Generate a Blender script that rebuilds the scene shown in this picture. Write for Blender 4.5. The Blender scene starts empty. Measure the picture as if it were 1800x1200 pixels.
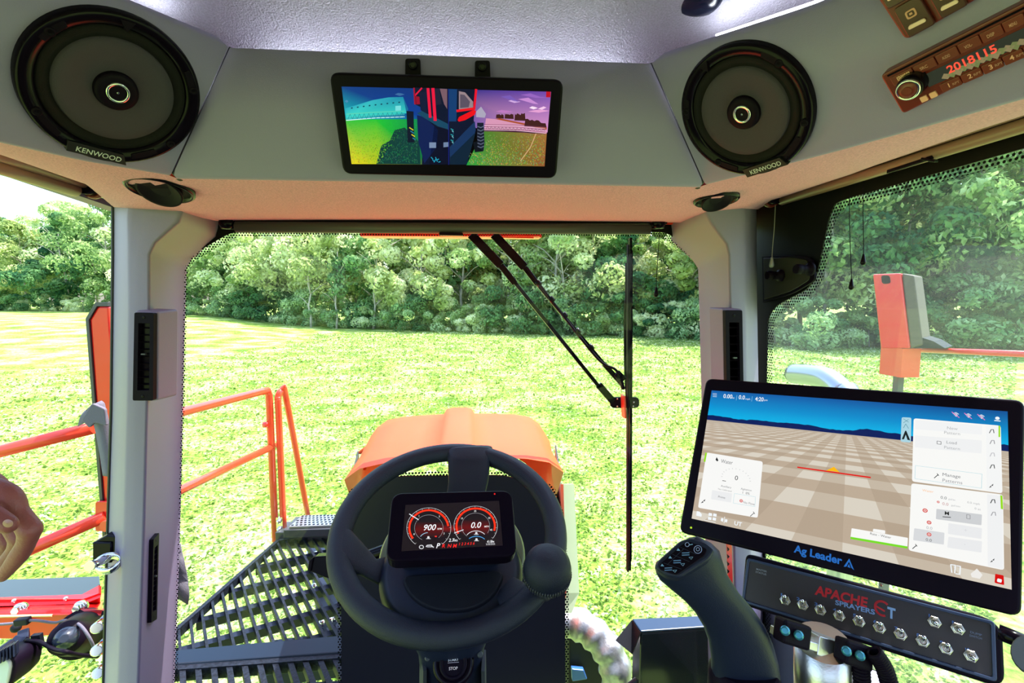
import bpy, math, random
import numpy as np
from mathutils import Vector, Matrix
V3 = Vector
R = math.radians
random.seed(7); rng = np.random.default_rng(7)
sc = bpy.context.scene
col = sc.collection

# ---------------------------------------------------------------- camera, sky, sun, exposure
CAMZ = 3.3                      # eye height above the meadow
camd = bpy.data.cameras.new('camera'); cam = bpy.data.objects.new('camera', camd); col.objects.link(cam)
camd.sensor_width = 36.0; camd.lens = 17.0; camd.clip_start = 0.02; camd.clip_end = 2000
cam.location = (0, 0, CAMZ)
cam.rotation_euler = (R(90 - 5.04), 0, R(-5.5))
sc.camera = cam
CAM = V3(cam.location); ROT = cam.rotation_euler.to_matrix(); FPX = 850.0

world = bpy.data.worlds.new('sky'); sc.world = world; world.use_nodes = True
wn = world.node_tree; wn.nodes.clear()
wo = wn.nodes.new('ShaderNodeOutputWorld'); wb = wn.nodes.new('ShaderNodeBackground'); ws = wn.nodes.new('ShaderNodeTexSky')
ws.sky_type = 'NISHITA'; ws.sun_disc = False
SUN_EL, SUN_AZ = 66.0, 64.0     # azimuth from straight ahead (+Y), positive = to the right
ws.sun_elevation = R(SUN_EL); ws.sun_rotation = R(SUN_AZ)
ws.air_density = 1.2; ws.dust_density = 2.5; ws.ozone_density = 3.0
wb.inputs['Strength'].default_value = 0.55
wn.links.new(ws.outputs[0], wb.inputs[0]); wn.links.new(wb.outputs[0], wo.inputs[0])
sund = bpy.data.lights.new('sun', 'SUN'); sund.energy = 9.5; sund.angle = R(0.6); sund.color = (1.0, 0.95, 0.86)
sun = bpy.data.objects.new('sun', sund); col.objects.link(sun)
sd = V3((math.sin(R(SUN_AZ)) * math.cos(R(SUN_EL)), math.cos(R(SUN_AZ)) * math.cos(R(SUN_EL)), math.sin(R(SUN_EL))))
sun.rotation_euler = sd.to_track_quat('Z', 'Y').to_euler(); sun.location = (0, 0, 30)
sc.view_settings.view_transform = 'Standard'; sc.view_settings.look = 'None'
sc.view_settings.exposure = 0.35; sc.view_settings.gamma = 1.0; sc.view_settings.use_curve_mapping = False

# ---------------------------------------------------------------- measuring helpers
def ray(px, py): return ROT @ V3(((px - 900) / FPX, (600 - py) / FPX, -1.0))
def dep(px, py, d): return CAM + ray(px, py) * d
def at(px, py, Y): r = ray(px, py); return CAM + r * (Y / r.y)
def atx(px, py, X): r = ray(px, py); return CAM + r * (X / r.x)
def atz(px, py, z): r = ray(px, py); return CAM + r * ((z - CAMZ) / r.z)
def atp(px, py, P, N): r = ray(px, py); return CAM + r * ((P - CAM).dot(N) / r.dot(N))
def vert(base, py):             # the point above base that is seen at image height py
    k = V3((base.x, base.y, CAMZ)); lo, hi = -6.0, 6.0
    def yy(z):
        q = ROT.transposed() @ (V3((base.x, base.y, z)) - CAM); return 600 - FPX * q.y / -q.z
    for _ in range(50):
        m = (lo + hi) / 2
        if yy(CAMZ + m) > py: lo = m
        else: hi = m
    return V3((base.x, base.y, CAMZ + lo))

class Fr:
    """a flat frame: origin O, unit axes U (right), V (up), N (towards the viewer)"""
    def __init__(s, O, U, V, N=None):
        s.O = V3(O); s.U = V3(U).normalized(); s.V = V3(V).normalized()
        n = s.U.cross(s.V).normalized() if N is None else V3(N).normalized()
        s.N = n
    def p(s, u, v, n=0.0): return s.O + s.U * u + s.V * v + s.N * n
    def uv(s, P):
        d = P - s.O; a, b = d.dot(s.U), d.dot(s.V); c = s.U.dot(s.V); k = 1 - c * c
        return ((a - b * c) / k, (b - a * c) / k)
    def px(s, x, y, n=0.0): return s.uv(atp(x, y, s.O + s.N * n, s.N))
    def pp(s, pts, n=0.0): return [s.px(x, y, n) for x, y in pts]
def quad(TL, TR, BR, BL, width):
    r = [ray(*q) for q in (TL, TR, BR, BL)]
    A = np.array([[r[0][i], -r[1][i], r[2][i]] for i in range(3)]); b = np.array([r[3][i] for i in range(3)])
    d0, d1, d2 = np.linalg.solve(A, b); P = [r[0] * d0, r[1] * d1, r[2] * d2, r[3]]
    k = width / (P[1] - P[0]).length
    P = [CAM + q * k for q in P]
    f = Fr(P[3], P[1] - P[0], P[0] - P[3]); f.w = (P[1] - P[0]).length; f.h = (P[3] - P[0]).length; f.P = P
    return f

def rpoly(pts, r, seg=5):
    out = []; n = len(pts)
    for i in range(n):
        a, b, c = (np.array(pts[(i - 1) % n]), np.array(pts[i]), np.array(pts[(i + 1) % n]))
        ra = r[i] if isinstance(r, (list, tuple)) else r
        la, lc = np.linalg.norm(a - b), np.linalg.norm(c - b)
        t = min(ra, la * .48, lc * .48)
        p0, p1 = b + (a - b) / la * t, b + (c - b) / lc * t
        for k in range(seg + 1):
            s = k / seg; out.append(tuple((1 - s) ** 2 * p0 + 2 * s * (1 - s) * b + s * s * p1))
    return out
def rect(u0, u1, v0, v1): return [(u0, v0), (u1, v0), (u1, v1), (u0, v1)]
def circ(cu, cv, r, n=32, a0=0): return [(cu + r * math.cos(a0 + 2 * math.pi * k / n), cv + r * math.sin(a0 + 2 * math.pi * k / n)) for k in range(n)]
def clipr(poly, u0, u1, v0, v1):
    for ax, lim, sg in ((0, u0, 1), (0, u1, -1), (1, v0, 1), (1, v1, -1)):
        out = []
        for i in range(len(poly)):
            a, b = poly[i - 1], poly[i]; ia, ib = (a[ax] - lim) * sg >= 0, (b[ax] - lim) * sg >= 0
            if ia != ib:
                t = (lim - a[ax]) / (b[ax] - a[ax]); out.append((a[0] + (b[0] - a[0]) * t, a[1] + (b[1] - a[1]) * t))
            if ib: out.append(b)
        poly = out
        if not poly: return []
    return poly
def smooth_path(pts, k=6):
    pts = [V3(p) for p in pts]; out = []
    for i in range(len(pts) - 1):
        p0, p1, p2, p3 = pts[max(i - 1, 0)], pts[i], pts[i + 1], pts[min(i + 2, len(pts) - 1)]
        for j in range(k):
            t = j / k
            out.append(0.5 * ((2 * p1) + (p2 - p0) * t + (2 * p0 - 5 * p1 + 4 * p2 - p3) * t * t + (3 * p1 - p0 - 3 * p2 + p3) * t ** 3))
    out.append(pts[-1]); return out

# ---------------------------------------------------------------- text outlines
_tc = {}
def glyphs(s, bold=0.0):
    key = (s, bold)
    if key in _tc: return _tc[key]
    c = bpy.data.curves.new('t', 'FONT'); c.body = s; c.offset = bold; c.resolution_u = 3
    o = bpy.data.objects.new('t', c); col.objects.link(o)
    dg = bpy.context.evaluated_depsgraph_get(); me = bpy.data.meshes.new_from_object(o.evaluated_get(dg))
    vs = [(v.co.x, v.co.y) for v in me.vertices]; fs = [tuple(p.vertices) for p in me.polygons]
    bpy.data.objects.remove(o); bpy.data.curves.remove(c); bpy.data.meshes.remove(me)
    w = max([v[0] for v in vs] + [0.01]); _tc[key] = (vs, fs, w); return _tc[key]

# ---------------------------------------------------------------- mesh builder
ROOTLOC = {}
class MB:
    def __init__(s): s.v = []; s.f = []; s.mi = []; s.c = []; s.sm = []; s.cur = 0; s.smooth = False
    def add(s, vs, fs, color=None, smooth=None):
        b = len(s.v); s.v += [V3(p) for p in vs]
        for f in fs:
            s.f.append(tuple(b + i for i in f)); s.mi.append(s.cur); s.c.append(color); s.sm.append(s.smooth if smooth is None else smooth)
        return s
    def box(s, F, u0, u1, v0, v1, n0, n1, color=None): return s.prism(F, rect(u0, u1, v0, v1), n0, n1, color)
    def prism(s, F, pts, n0, n1, color=None, shrink=None):
        n = len(pts); cu = sum(p[0] for p in pts) / n; cv = sum(p[1] for p in pts) / n
        q = pts if shrink is None else [(cu + (p[0] - cu) * shrink, cv + (p[1] - cv) * shrink) for p in pts]
        vs = [F.p(a, b, n0) for a, b in pts] + [F.p(a, b, n1) for a, b in q]
        fs = [tuple(range(n - 1, -1, -1)), tuple(range(n, 2 * n))] + [(i, (i + 1) % n, n + (i + 1) % n, n + i) for i in range(n)]
        return s.add(vs, fs, color)
    def ring(s, F, outer, inner, n0, n1, color=None):     # a frame: outer and inner outlines with the same count
        n = len(outer)
        vs = [F.p(a, b, n0) for a, b in outer] + [F.p(a, b, n1) for a, b in outer] + [F.p(a, b, n1) for a, b in inner] + [F.p(a, b, n0) for a, b in inner]
        fs = []
        for i in range(n):
            j = (i + 1) % n
            for k in range(4):
                l = (k + 1) % 4; fs.append((k * n + i, k * n + j, l * n + j, l * n + i))
        return s.add(vs, fs, color)
    def flat(s, F, pts, n, color=None):
        if len(pts) < 3: return s
        return s.add([F.p(a, b, n) for a, b in pts], [tuple(range(len(pts)))], color)
    def strip(s, F, pts, w, n, color=None, closed=False):  # a drawn line of width w
        P = [np.array(p, float) for p in pts]
        if closed: P.append(P[0])
        for a, b in zip(P, P[1:]):
            d = b - a; l = np.linalg.norm(d)
            if l < 1e-9: continue
            t = np.array([-d[1], d[0]]) / l * w / 2; e = d / l * w * .2
            s.flat(F, [tuple(a - e - t), tuple(b + e - t), tuple(b + e + t), tuple(a - e + t)], n, color)
        return s
    def text(s, F, string, u, v, h, n, color=None, bold=0.0, width=None, shear=0.0, thick=0.0, center=False):
        vs, fs, w = glyphs(string, bold)
        k = h / 0.70; kx = k if width is None else width / w
        if center: u = u - w * kx / 2
        pts = [F.p(u + x * kx + y * shear * k, v + y * k, n + thick) for x, y in vs]
        return s.add(pts, fs, color)
    def textpx(s, F, string, x, y, hpx, n, color=None, **kw):   # baseline start (x, y) in photograph units
        u, v = F.px(x, y, n); u2, v2 = F.px(x, y - hpx, n); h = math.hypot(u2 - u, v2 - v)
        if 'wpx' in kw:
            a = F.px(x + kw.pop('wpx'), y, n); kw['width'] = abs(a[0] - u)
        return s.text(F, string, u, v, h, n, color, **kw)
    def lathe(s, F, cu, cv, prof, seg=32, cap=True, color=None, smooth=True, sides=None, su=1.0, sv=1.0):
        seg = sides or seg; vs = []
        for r, n in prof:
            for k in range(seg):
                a = 2 * math.pi * k / seg; vs.append(F.p(cu + r * su * math.cos(a), cv + r * sv * math.sin(a), n))
        fs = []
        for i in range(len(prof) - 1):
            for k in range(seg):
                k2 = (k + 1) % seg; fs.append((i * seg + k, i * seg + k2, (i + 1) * seg + k2, (i + 1) * seg + k))
        s.add(vs, fs, color, smooth)
        if cap:
            m = len(prof) - 1; b = len(s.v) - len(vs)
            s.f.append(tuple(b + m * seg + k for k in range(seg))); s.mi.append(s.cur); s.c.append(color); s.sm.append(False)
            s.f.append(tuple(b + k for k in reversed(range(seg)))); s.mi.append(s.cur); s.c.append(color); s.sm.append(False)
        return s
    def tube(s, path, r, seg=12, color=None, flatk=1.0, updir=None):
        path = [V3(p) for p in path]; n = len(path)
        rr = r if isinstance(r, (list, tuple)) else [r] * n
        up = None; vs = []
        for i, p in enumerate(path):
            t = (path[min(i + 1, n - 1)] - path[max(i - 1, 0)]).normalized()
            if up is None:
                a = V3(updir) if updir else (V3((0, 0, 1)) if abs(t.z) < .9 else V3((1, 0, 0)))
                up = (a - t * a.dot(t)).normalized()
            else: up = (up - t * up.dot(t)).normalized()
            sd_ = t.cross(up)
            for k in range(seg):
                a = 2 * math.pi * k / seg; vs.append(p + up * math.cos(a) * rr[i] * flatk + sd_ * math.sin(a) * rr[i])
        fs = []
        for i in range(n - 1):
            for k in range(seg):
                k2 = (k + 1) % seg; fs.append((i * seg + k, i * seg + k2, (i + 1) * seg + k2, (i + 1) * seg + k))
        s.add(vs, fs, color, True)
        b = len(s.v) - len(vs)
        for cap in (tuple(b + k for k in reversed(range(seg))), tuple(b + (n - 1) * seg + k for k in range(seg))):
            s.f.append(cap); s.mi.append(s.cur); s.c.append(color); s.sm.append(False)
        return s
    def ball(s, c, r, seg=16, rings=8, sx=1, sy=1, sz=1, color=None):
        vs = [V3(c) + V3((0, 0, -r * sz))]; fs = []
        for i in range(1, rings):
            ph = -math.pi / 2 + math.pi * i / rings
            for k in range(seg):
                a = 2 * math.pi * k / seg; vs.append(V3(c) + V3((r * sx * math.cos(ph) * math.cos(a), r * sy * math.cos(ph) * math.sin(a), r * sz * math.sin(ph))))
        vs.append(V3(c) + V3((0, 0, r * sz))); m = len(vs) - 1
        for k in range(seg): fs.append((0, 1 + (k + 1) % seg, 1 + k)); fs.append((m, m - seg + k, m - seg + (k + 1) % seg))
        for i in range(rings - 2):
            for k in range(seg):
                k2 = (k + 1) % seg; fs.append((1 + i * seg + k, 1 + i * seg + k2, 1 + (i + 1) * seg + k2, 1 + (i + 1) * seg + k))
        return s.add(vs, fs, color, True)
    def bar(s, a, b, w, h, up=(0, 0, 1), color=None):        # a rectangular bar from a to b
        a, b = V3(a), V3(b); t = (b - a).normalized(); up = V3(up); up = (up - t * up.dot(t)).normalized(); sd_ = t.cross(up)
        o = [(-w / 2, -h / 2), (w / 2, -h / 2), (w / 2, h / 2), (-w / 2, h / 2)]
        vs = [a + sd_ * x + up * y for x, y in o] + [b + sd_ * x + up * y for x, y in o]
        return s.add(vs, [(3, 2, 1, 0), (4, 5, 6, 7)] + [(i, (i + 1) % 4, 4 + (i + 1) % 4, 4 + i) for i in range(4)], color)
    def loft(s, rows, closed=False, caps=False, color=None, smooth=True):
        n = len(rows[0]); vs = [p for r in rows for p in r]; fs = []
        for i in range(len(rows) - 1):
            for k in range(n if closed else n - 1):
                k2 = (k + 1) % n; fs.append((i * n + k, i * n + k2, (i + 1) * n + k2, (i + 1) * n + k))
        s.add(vs, fs, color, smooth)
        if caps:
            b = len(s.v) - len(vs)
            for cp in (tuple(b + k for k in reversed(range(n))), tuple(b + (len(rows) - 1) * n + k for k in range(n))):
                s.f.append(cp); s.mi.append(s.cur); s.c.append(color); s.sm.append(False)
        return s
    def build(s, name, mats, parent=None, bevel=0.0, loc=None, solid=0.0, remesh=0.0, sub=0, seg=2):
        mats = mats if isinstance(mats, (list, tuple)) else [mats]
        if parent is not None: L = ROOTLOC[parent.name]
        elif loc is not None: L = V3(loc)
        else:
            xs = [p.x for p in s.v]; ys = [p.y for p in s.v]; zs = [p.z for p in s.v]
            L = V3(((min(xs) + max(xs)) / 2, (min(ys) + max(ys)) / 2, min(zs)))
        me = bpy.data.meshes.new(name); me.from_pydata([tuple(p - L) for p in s.v], [], s.f)
        for m in mats: me.materials.append(m)
        me.polygons.foreach_set('material_index', s.mi); me.polygons.foreach_set('use_smooth', s.sm)
        if any(c is not None for c in s.c):
            ca = me.color_attributes.new('Col', 'FLOAT_COLOR', 'CORNER'); buf = []
            for f, c in zip(s.f, s.c):
                if c is None: c = (0, 0, 0)
                for k in range(len(f)):
                    cc = c[k] if isinstance(c[0], (tuple, list)) else c
                    buf += [cc[0], cc[1], cc[2], 1.0]
            ca.data.foreach_set('color', buf)
        me.update()
        o = bpy.data.objects.new(name, me); col.objects.link(o)
        if parent is not None: o.parent = parent
        else: o.location = L
        ROOTLOC[o.name] = L
        if remesh:
            m = o.modifiers.new('r', 'REMESH'); m.mode = 'VOXEL'; m.voxel_size = remesh; m.use_smooth_shade = True
            m = o.modifiers.new('s', 'SMOOTH'); m.iterations = 6; m.factor = .5
        if solid: m = o.modifiers.new('t', 'SOLIDIFY'); m.thickness = solid; m.offset = -1
        if bevel: m = o.modifiers.new('b', 'BEVEL'); m.width = bevel; m.segments = seg; m.limit_method = 'ANGLE'; m.angle_limit = R(40); m.use_clamp_overlap = True
        if sub: m = o.modifiers.new('u', 'SUBSURF'); m.levels = sub; m.render_levels = sub
        return o
def tag(o, label=None, cat=None, group=None, kind=None):
    if label: o['label'] = label
    if cat: o['category'] = cat
    if group: o['group'] = group
    if kind: o['kind'] = kind
    return o
def thing(name, loc, label, cat, group=None):
    o = bpy.data.objects.new(name, None); col.objects.link(o); o.location = loc; o.empty_display_size = .05
    ROOTLOC[o.name] = V3(loc); return tag(o, label, cat, group)
def struct(mb, name, mats, label=None, **k):
    o = mb.build(name, mats, **k); o['kind'] = 'structure'
    if label: o['label'] = label
    return o
def copy_tree(o, parent=None):
    c = o.copy(); col.objects.link(c)
    if parent is not None: c.parent = parent
    for ch in list(o.children): copy_tree(ch, c)
    return c

# ---------------------------------------------------------------- materials
def lin(c):
    c = [x / 255 for x in c]; return tuple((x / 12.92 if x <= .04045 else ((x + .055) / 1.055) ** 2.4) for x in c)
def mat(name, c, rough=.5, metal=0.0, bump=0.0, bscale=300, var=0.0, vscale=8, coat=0.0, spec=.5, obj=True):
    m = bpy.data.materials.new(name); m.use_nodes = True; nt = m.node_tree; b = nt.nodes['Principled BSDF']
    b.inputs['Base Color'].default_value = (*c, 1); b.inputs['Roughness'].default_value = rough; b.inputs['Metallic'].default_value = metal
    b.inputs['Specular IOR Level'].default_value = spec; b.inputs['Coat Weight'].default_value = coat; b.inputs['Coat Roughness'].default_value = .05
    tc = nt.nodes.new('ShaderNodeTexCoord')
    if bump:
        n = nt.nodes.new('ShaderNodeTexNoise'); n.inputs['Scale'].default_value = bscale; n.inputs['Detail'].default_value = 3
        bp = nt.nodes.new('ShaderNodeBump'); bp.inputs['Strength'].default_value = bump; bp.inputs['Distance'].default_value = .002
        nt.links.new(tc.outputs['Object'], n.inputs['Vector']); nt.links.new(n.outputs['Fac'], bp.inputs['Height']); nt.links.new(bp.outputs['Normal'], b.inputs['Normal'])
    if var:
        n = nt.nodes.new('ShaderNodeTexNoise'); n.inputs['Scale'].default_value = vscale; n.inputs['Detail'].default_value = 6
        r = nt.nodes.new('ShaderNodeMapRange'); r.inputs['From Min'].default_value = .3; r.inputs['From Max'].default_value = .7
        r.inputs['To Min'].default_value = 1 - var; r.inputs['To Max'].default_value = 1 + var
        mx = nt.nodes.new('ShaderNodeVectorMath'); mx.operation = 'SCALE'; mx.inputs[0].default_value = c
        nt.links.new(tc.outputs['Object'], n.inputs['Vector']); nt.links.new(n.outputs['Fac'], r.inputs['Value'])
        nt.links.new(r.outputs[0], mx.inputs['Scale']); nt.links.new(mx.outputs[0], b.inputs['Base Color'])
    return m
def screen_mat(name, strength=1.0):
    m = bpy.data.materials.new(name); m.use_nodes = True; nt = m.node_tree; nt.nodes.clear()
    o = nt.nodes.new('ShaderNodeOutputMaterial'); e = nt.nodes.new('ShaderNodeEmission'); a = nt.nodes.new('ShaderNodeVertexColor'); a.layer_name = 'Col'
    g = nt.nodes.new('ShaderNodeBsdfGlossy'); g.inputs['Roughness'].default_value = .12; g.inputs['Color'].default_value = (.04, .04, .04, 1)
    ad = nt.nodes.new('ShaderNodeAddShader')
    e.inputs['Strength'].default_value = strength
    nt.links.new(a.outputs['Color'], e.inputs['Color']); nt.links.new(e.outputs[0], ad.inputs[0]); nt.links.new(g.outputs[0], ad.inputs[1]); nt.links.new(ad.outputs[0], o.inputs['Surface'])
    return m
def paint_mat(name, rough=.5, coat=0.0):                    # printed colours: lettering, labels
    m = mat(name, (1, 1, 1), rough, coat=coat); nt = m.node_tree; a = nt.nodes.new('ShaderNodeVertexColor'); a.layer_name = 'Col'
    nt.links.new(a.outputs['Color'], nt.nodes['Principled BSDF'].inputs['Base Color']); return m
def glass_mat(name, tint, refl=1.0, haze=0.0):
    m = bpy.data.materials.new(name); m.use_nodes = True; nt = m.node_tree; nt.nodes.clear()
    o = nt.nodes.new('ShaderNodeOutputMaterial'); t = nt.nodes.new('ShaderNodeBsdfTransparent'); g = nt.nodes.new('ShaderNodeBsdfGlossy')
    t.inputs['Color'].default_value = (*tint, 1); g.inputs['Roughness'].default_value = 0.0
    f = nt.nodes.new('ShaderNodeFresnel'); f.inputs['IOR'].default_value = 1.45; mx = nt.nodes.new('ShaderNodeMixShader')
    mu = nt.nodes.new('ShaderNodeMath'); mu.operation = 'MULTIPLY'; mu.inputs[1].default_value = refl
    nt.links.new(f.outputs[0], mu.inputs[0]); nt.links.new(mu.outputs[0], mx.inputs[0]); nt.links.new(t.outputs[0], mx.inputs[1]); nt.links.new(g.outputs[0], mx.inputs[2])
    last = mx
    if haze:                                                # milky veil standing in for hazy reflections on the pane
        d = nt.nodes.new('ShaderNodeBsdfTranslucent'); d.inputs['Color'].default_value = (.9, .95, .95, 1); m2 = nt.nodes.new('ShaderNodeMixShader')
        n = nt.nodes.new('ShaderNodeTexNoise'); n.inputs['Scale'].default_value = 2.0; n.inputs['Detail'].default_value = 4; tc = nt.nodes.new('ShaderNodeTexCoord')
        r = nt.nodes.new('ShaderNodeMapRange'); r.inputs['From Min'].default_value = .3; r.inputs['From Max'].default_value = .7; r.inputs['To Min'].default_value = haze * .4; r.inputs['To Max'].default_value = haze
        nt.links.new(tc.outputs['Object'], n.inputs['Vector']); nt.links.new(n.outputs['Fac'], r.inputs['Value']); nt.links.new(r.outputs[0], m2.inputs[0])
        nt.links.new(mx.outputs[0], m2.inputs[1]); nt.links.new(d.outputs[0], m2.inputs[2]); last = m2
    nt.links.new(last.outputs[0], o.inputs['Surface']); return m
def dots_mat(name, axes, pitch, rad):                       # ceramic dots printed on the pane's edge
    m = bpy.data.materials.new(name); m.use_nodes = True; nt = m.node_tree; nt.nodes.clear(); L = nt.links.new; N = nt.nodes.new
    o = N('ShaderNodeOutputMaterial'); t = N('ShaderNodeBsdfTransparent'); k = N('ShaderNodeBsdfDiffuse'); k.inputs['Color'].default_value = (.012, .012, .014, 1)
    tc = N('ShaderNodeTexCoord'); sp = N('ShaderNodeSeparateXYZ'); L(tc.outputs['Object'], sp.inputs[0])
    def M(op, a, b=None, c=None):
        n = N('ShaderNodeMath'); n.operation = op
        for i, x in enumerate((a, b, c)):
            if x is None: continue
            if isinstance(x, (int, float)): n.inputs[i].default_value = x
            else: L(x, n.inputs[i])
        return n.outputs[0]
    a, b = sp.outputs[axes[0]], sp.outputs[axes[1]]
    def lat(off):
        u = M('SUBTRACT', M('FRACT', M('ADD', M('DIVIDE', a, pitch), 50 + off)), .5)
        v = M('MULTIPLY', M('SUBTRACT', M('FRACT', M('ADD', M('DIVIDE', b, pitch * 1.732), 50 + off)), .5), 1.732)
        return M('SQRT', M('ADD', M('MULTIPLY', u, u), M('MULTIPLY', v, v)))
    d = M('MINIMUM', lat(0), lat(.5)); f = M('LESS_THAN', d, rad)
    mx = N('ShaderNodeMixShader'); L(f, mx.inputs[0]); L(t.outputs[0], mx.inputs[1]); L(k.outputs[0], mx.inputs[2]); L(mx.outputs[0], o.inputs['Surface']); return m

m_headliner = mat('grained headliner', (.62, .27, .42), .75, bump=1.0, bscale=330, var=.22, vscale=420)  # pinkish lining, reddened further to stand in for light bounced off the hood
m_ceiling = mat('grained ceiling', (.26, .25, .30), .6, bump=1.0, bscale=380, var=.16, vscale=420)
m_panel = mat('smooth grey panel', (.26, .21, .42), .55, bump=.15, bscale=900)
m_pillar = mat('pillar plastic', (.205, .165, .27), .5, bump=.15, bscale=700)
m_black = mat('black plastic', (.006, .003, .009), .5, bump=.15, bscale=900, spec=.08)
m_blackm = mat('matt black plastic', (.006, .007, .013), .6, bump=.3, bscale=900, spec=.25)
m_gloss = mat('gloss black', (.004, .002, .006), .2, spec=.12)
m_bezel = mat('screen bezel', (.005, .0025, .008), .35, spec=.07)
m_rubber = mat('wheel rubber', (.004, .007, .021), .42, bump=.5, bscale=1300, spec=.4)  # blue in the black stands in for reflected sky
m_frit = mat('black glass border', (.004, .004, .004), .45, spec=.2)
m_seal = mat('black seal', (.01, .011, .014), .5)
m_orange = mat('orange paint', (.78, .050, .020), .32, coat=.35)
m_hood = mat('hood orange paint', (1.0, .085, .022), .5, coat=.06, spec=.3)
m_red = mat('red paint', (.72, .012, .010), .28, coat=.5)
m_chrome = mat('polished steel', (.8, .8, .82), .12, metal=1)
m_steel = mat('brushed steel', (.62, .6, .58), .32, metal=1, bump=.1)
m_zinc = mat('zinc nut', (.62, .58, .50), .25, metal=1)
m_navy = mat('dark blue grey plastic', (.008, .012, .030), .42, bump=.1, bscale=700, spec=.35)
m_grate = mat('black painted grating', (.010, .013, .022), .45, bump=.8, bscale=200, var=.7, vscale=90, spec=.2)
m_greym = mat('dark grey metal', (.06, .065, .075), .35, metal=.3)
m_brown = mat('blind tube', (.30, .17, .12), .32)
m_blindd = mat('dark blind cassette', (.055, .05, .05), .5)
m_glass = glass_mat('windscreen glass', (.93, .96, .95), .55)
m_sideglass = glass_mat('side glass', (.82, .92, .90), .8, haze=.05)
m_cone = mat('speaker cone', (.050, .036, .062), .75, bump=.6, bscale=1500)
m_mesh = mat('speaker grille', (.010, .008, .010), .7, bump=.8, bscale=1500, spec=.2)
m_print = paint_mat('printed marks', .5)
m_screen = screen_mat('screen picture', .80)
m_cord = mat('cord', (.35, .33, .3), .6)
m_skin = mat('skin', (.27, .075, .068), .5, bump=.3, bscale=350, var=.08, vscale=30)
m_strap = mat('woven strap', (.13, .12, .16), .8, bump=.6, bscale=400)
m_foil = mat('foil sleeve', (.42, .42, .46), .42, metal=.8, bump=1.0, bscale=45, var=.4, vscale=30)
m_bark = mat('pale bark', (.42, .38, .33), .9, bump=.5, bscale=20, var=.3, vscale=3)
m_dust = mat('dark radio plastic', (.15, .012, .009), .3)

# ================================================================ SETTING
# ---- meadow: rises a little to the far left; one sheet
def gz(x, y):
    r = math.hypot(x, y); th = math.degrees(math.atan2(x, y))
    a = min(max((r - 25) / 50, 0), 1); b = min(max((-14 - th) / 16, 0), 1)
    return 1.25 * a * a * (3 - 2 * a) * b * b * (3 - 2 * b)
mb = MB(); rr_ = [0, 3, 6, 10, 15, 20, 26, 32, 38, 45, 52, 60, 68, 76, 90, 120, 180, 400]; na = 72
vs = [V3((0, 0, 0))]; fs = []
for r in rr_[1:]:
    for k in range(na):
        a = 2 * math.pi * k / na; x, y = r * math.sin(a), r * math.cos(a); vs.append(V3((x, y, gz(x, y))))
for k in range(na): fs.append((0, 1 + (k + 1) % na, 1 + k))
for i in range(len(rr_) - 2):
    for k in range(na):
        k2 = (k + 1) % na; fs.append((1 + i * na + k, 1 + i * na + k2, 1 + (i + 1) * na + k2, 1 + (i + 1) * na + k))
mb.add(vs, fs, smooth=True)
def meadow_mat():
    m = mat('meadow', (.42, .50, .12), .9, spec=.1); nt = m.node_tree; L = nt.links.new; N = nt.nodes.new; b = nt.nodes['Principled BSDF']
    tc = N('ShaderNodeTexCoord'); mp = N('ShaderNodeMapping'); L(tc.outputs['Object'], mp.inputs[0])
    def noi(s, d=5, dist=0):
        n = N('ShaderNodeTexNoise'); n.inputs['Scale'].default_value = s; n.inputs['Detail'].default_value = d; n.inputs['Distortion'].default_value = dist; L(mp.outputs[0], n.inputs['Vector']); return n.outputs['Fac']
    def ramp(f, st):
        r = N('ShaderNodeValToRGB'); e = r.color_ramp.elements
        while len(e) < len(st): e.new(.5)
        for i, (p, c) in enumerate(st): e[i].position = p; e[i].color = (*c, 1)
        L(f, r.inputs[0]); return r.outputs[0]
    big = ramp(noi(.55, 6), [(.30, (.11, .22, .035)), (.46, (.24, .35, .08)), (.62, (.48, .55, .28))])
    fine = ramp(noi(9, 8, .3), [(.32, (.30, .42, .16)), (.5, (.85, .95, .6)), (.66, (1.35, 1.3, 1.2))])
    mx = N('ShaderNodeMix'); mx.data_type = 'RGBA'; mx.blend_type = 'MULTIPLY'; mx.inputs[0].default_value = 1
    L(big, mx.inputs[6]); L(fine, mx.inputs[7]); L(mx.outputs[2], b.inputs['Base Color'])
    bp = N('ShaderNodeBump'); bp.inputs['Strength'].default_value = .9; bp.inputs['Distance'].default_value = .06; L(noi(14, 8), bp.inputs['Height']); L(bp.outputs[0], b.inputs['Normal'])
    return m
o = struct(mb, 'ground', meadow_mat(), loc=(0, 0, 0))

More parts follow.
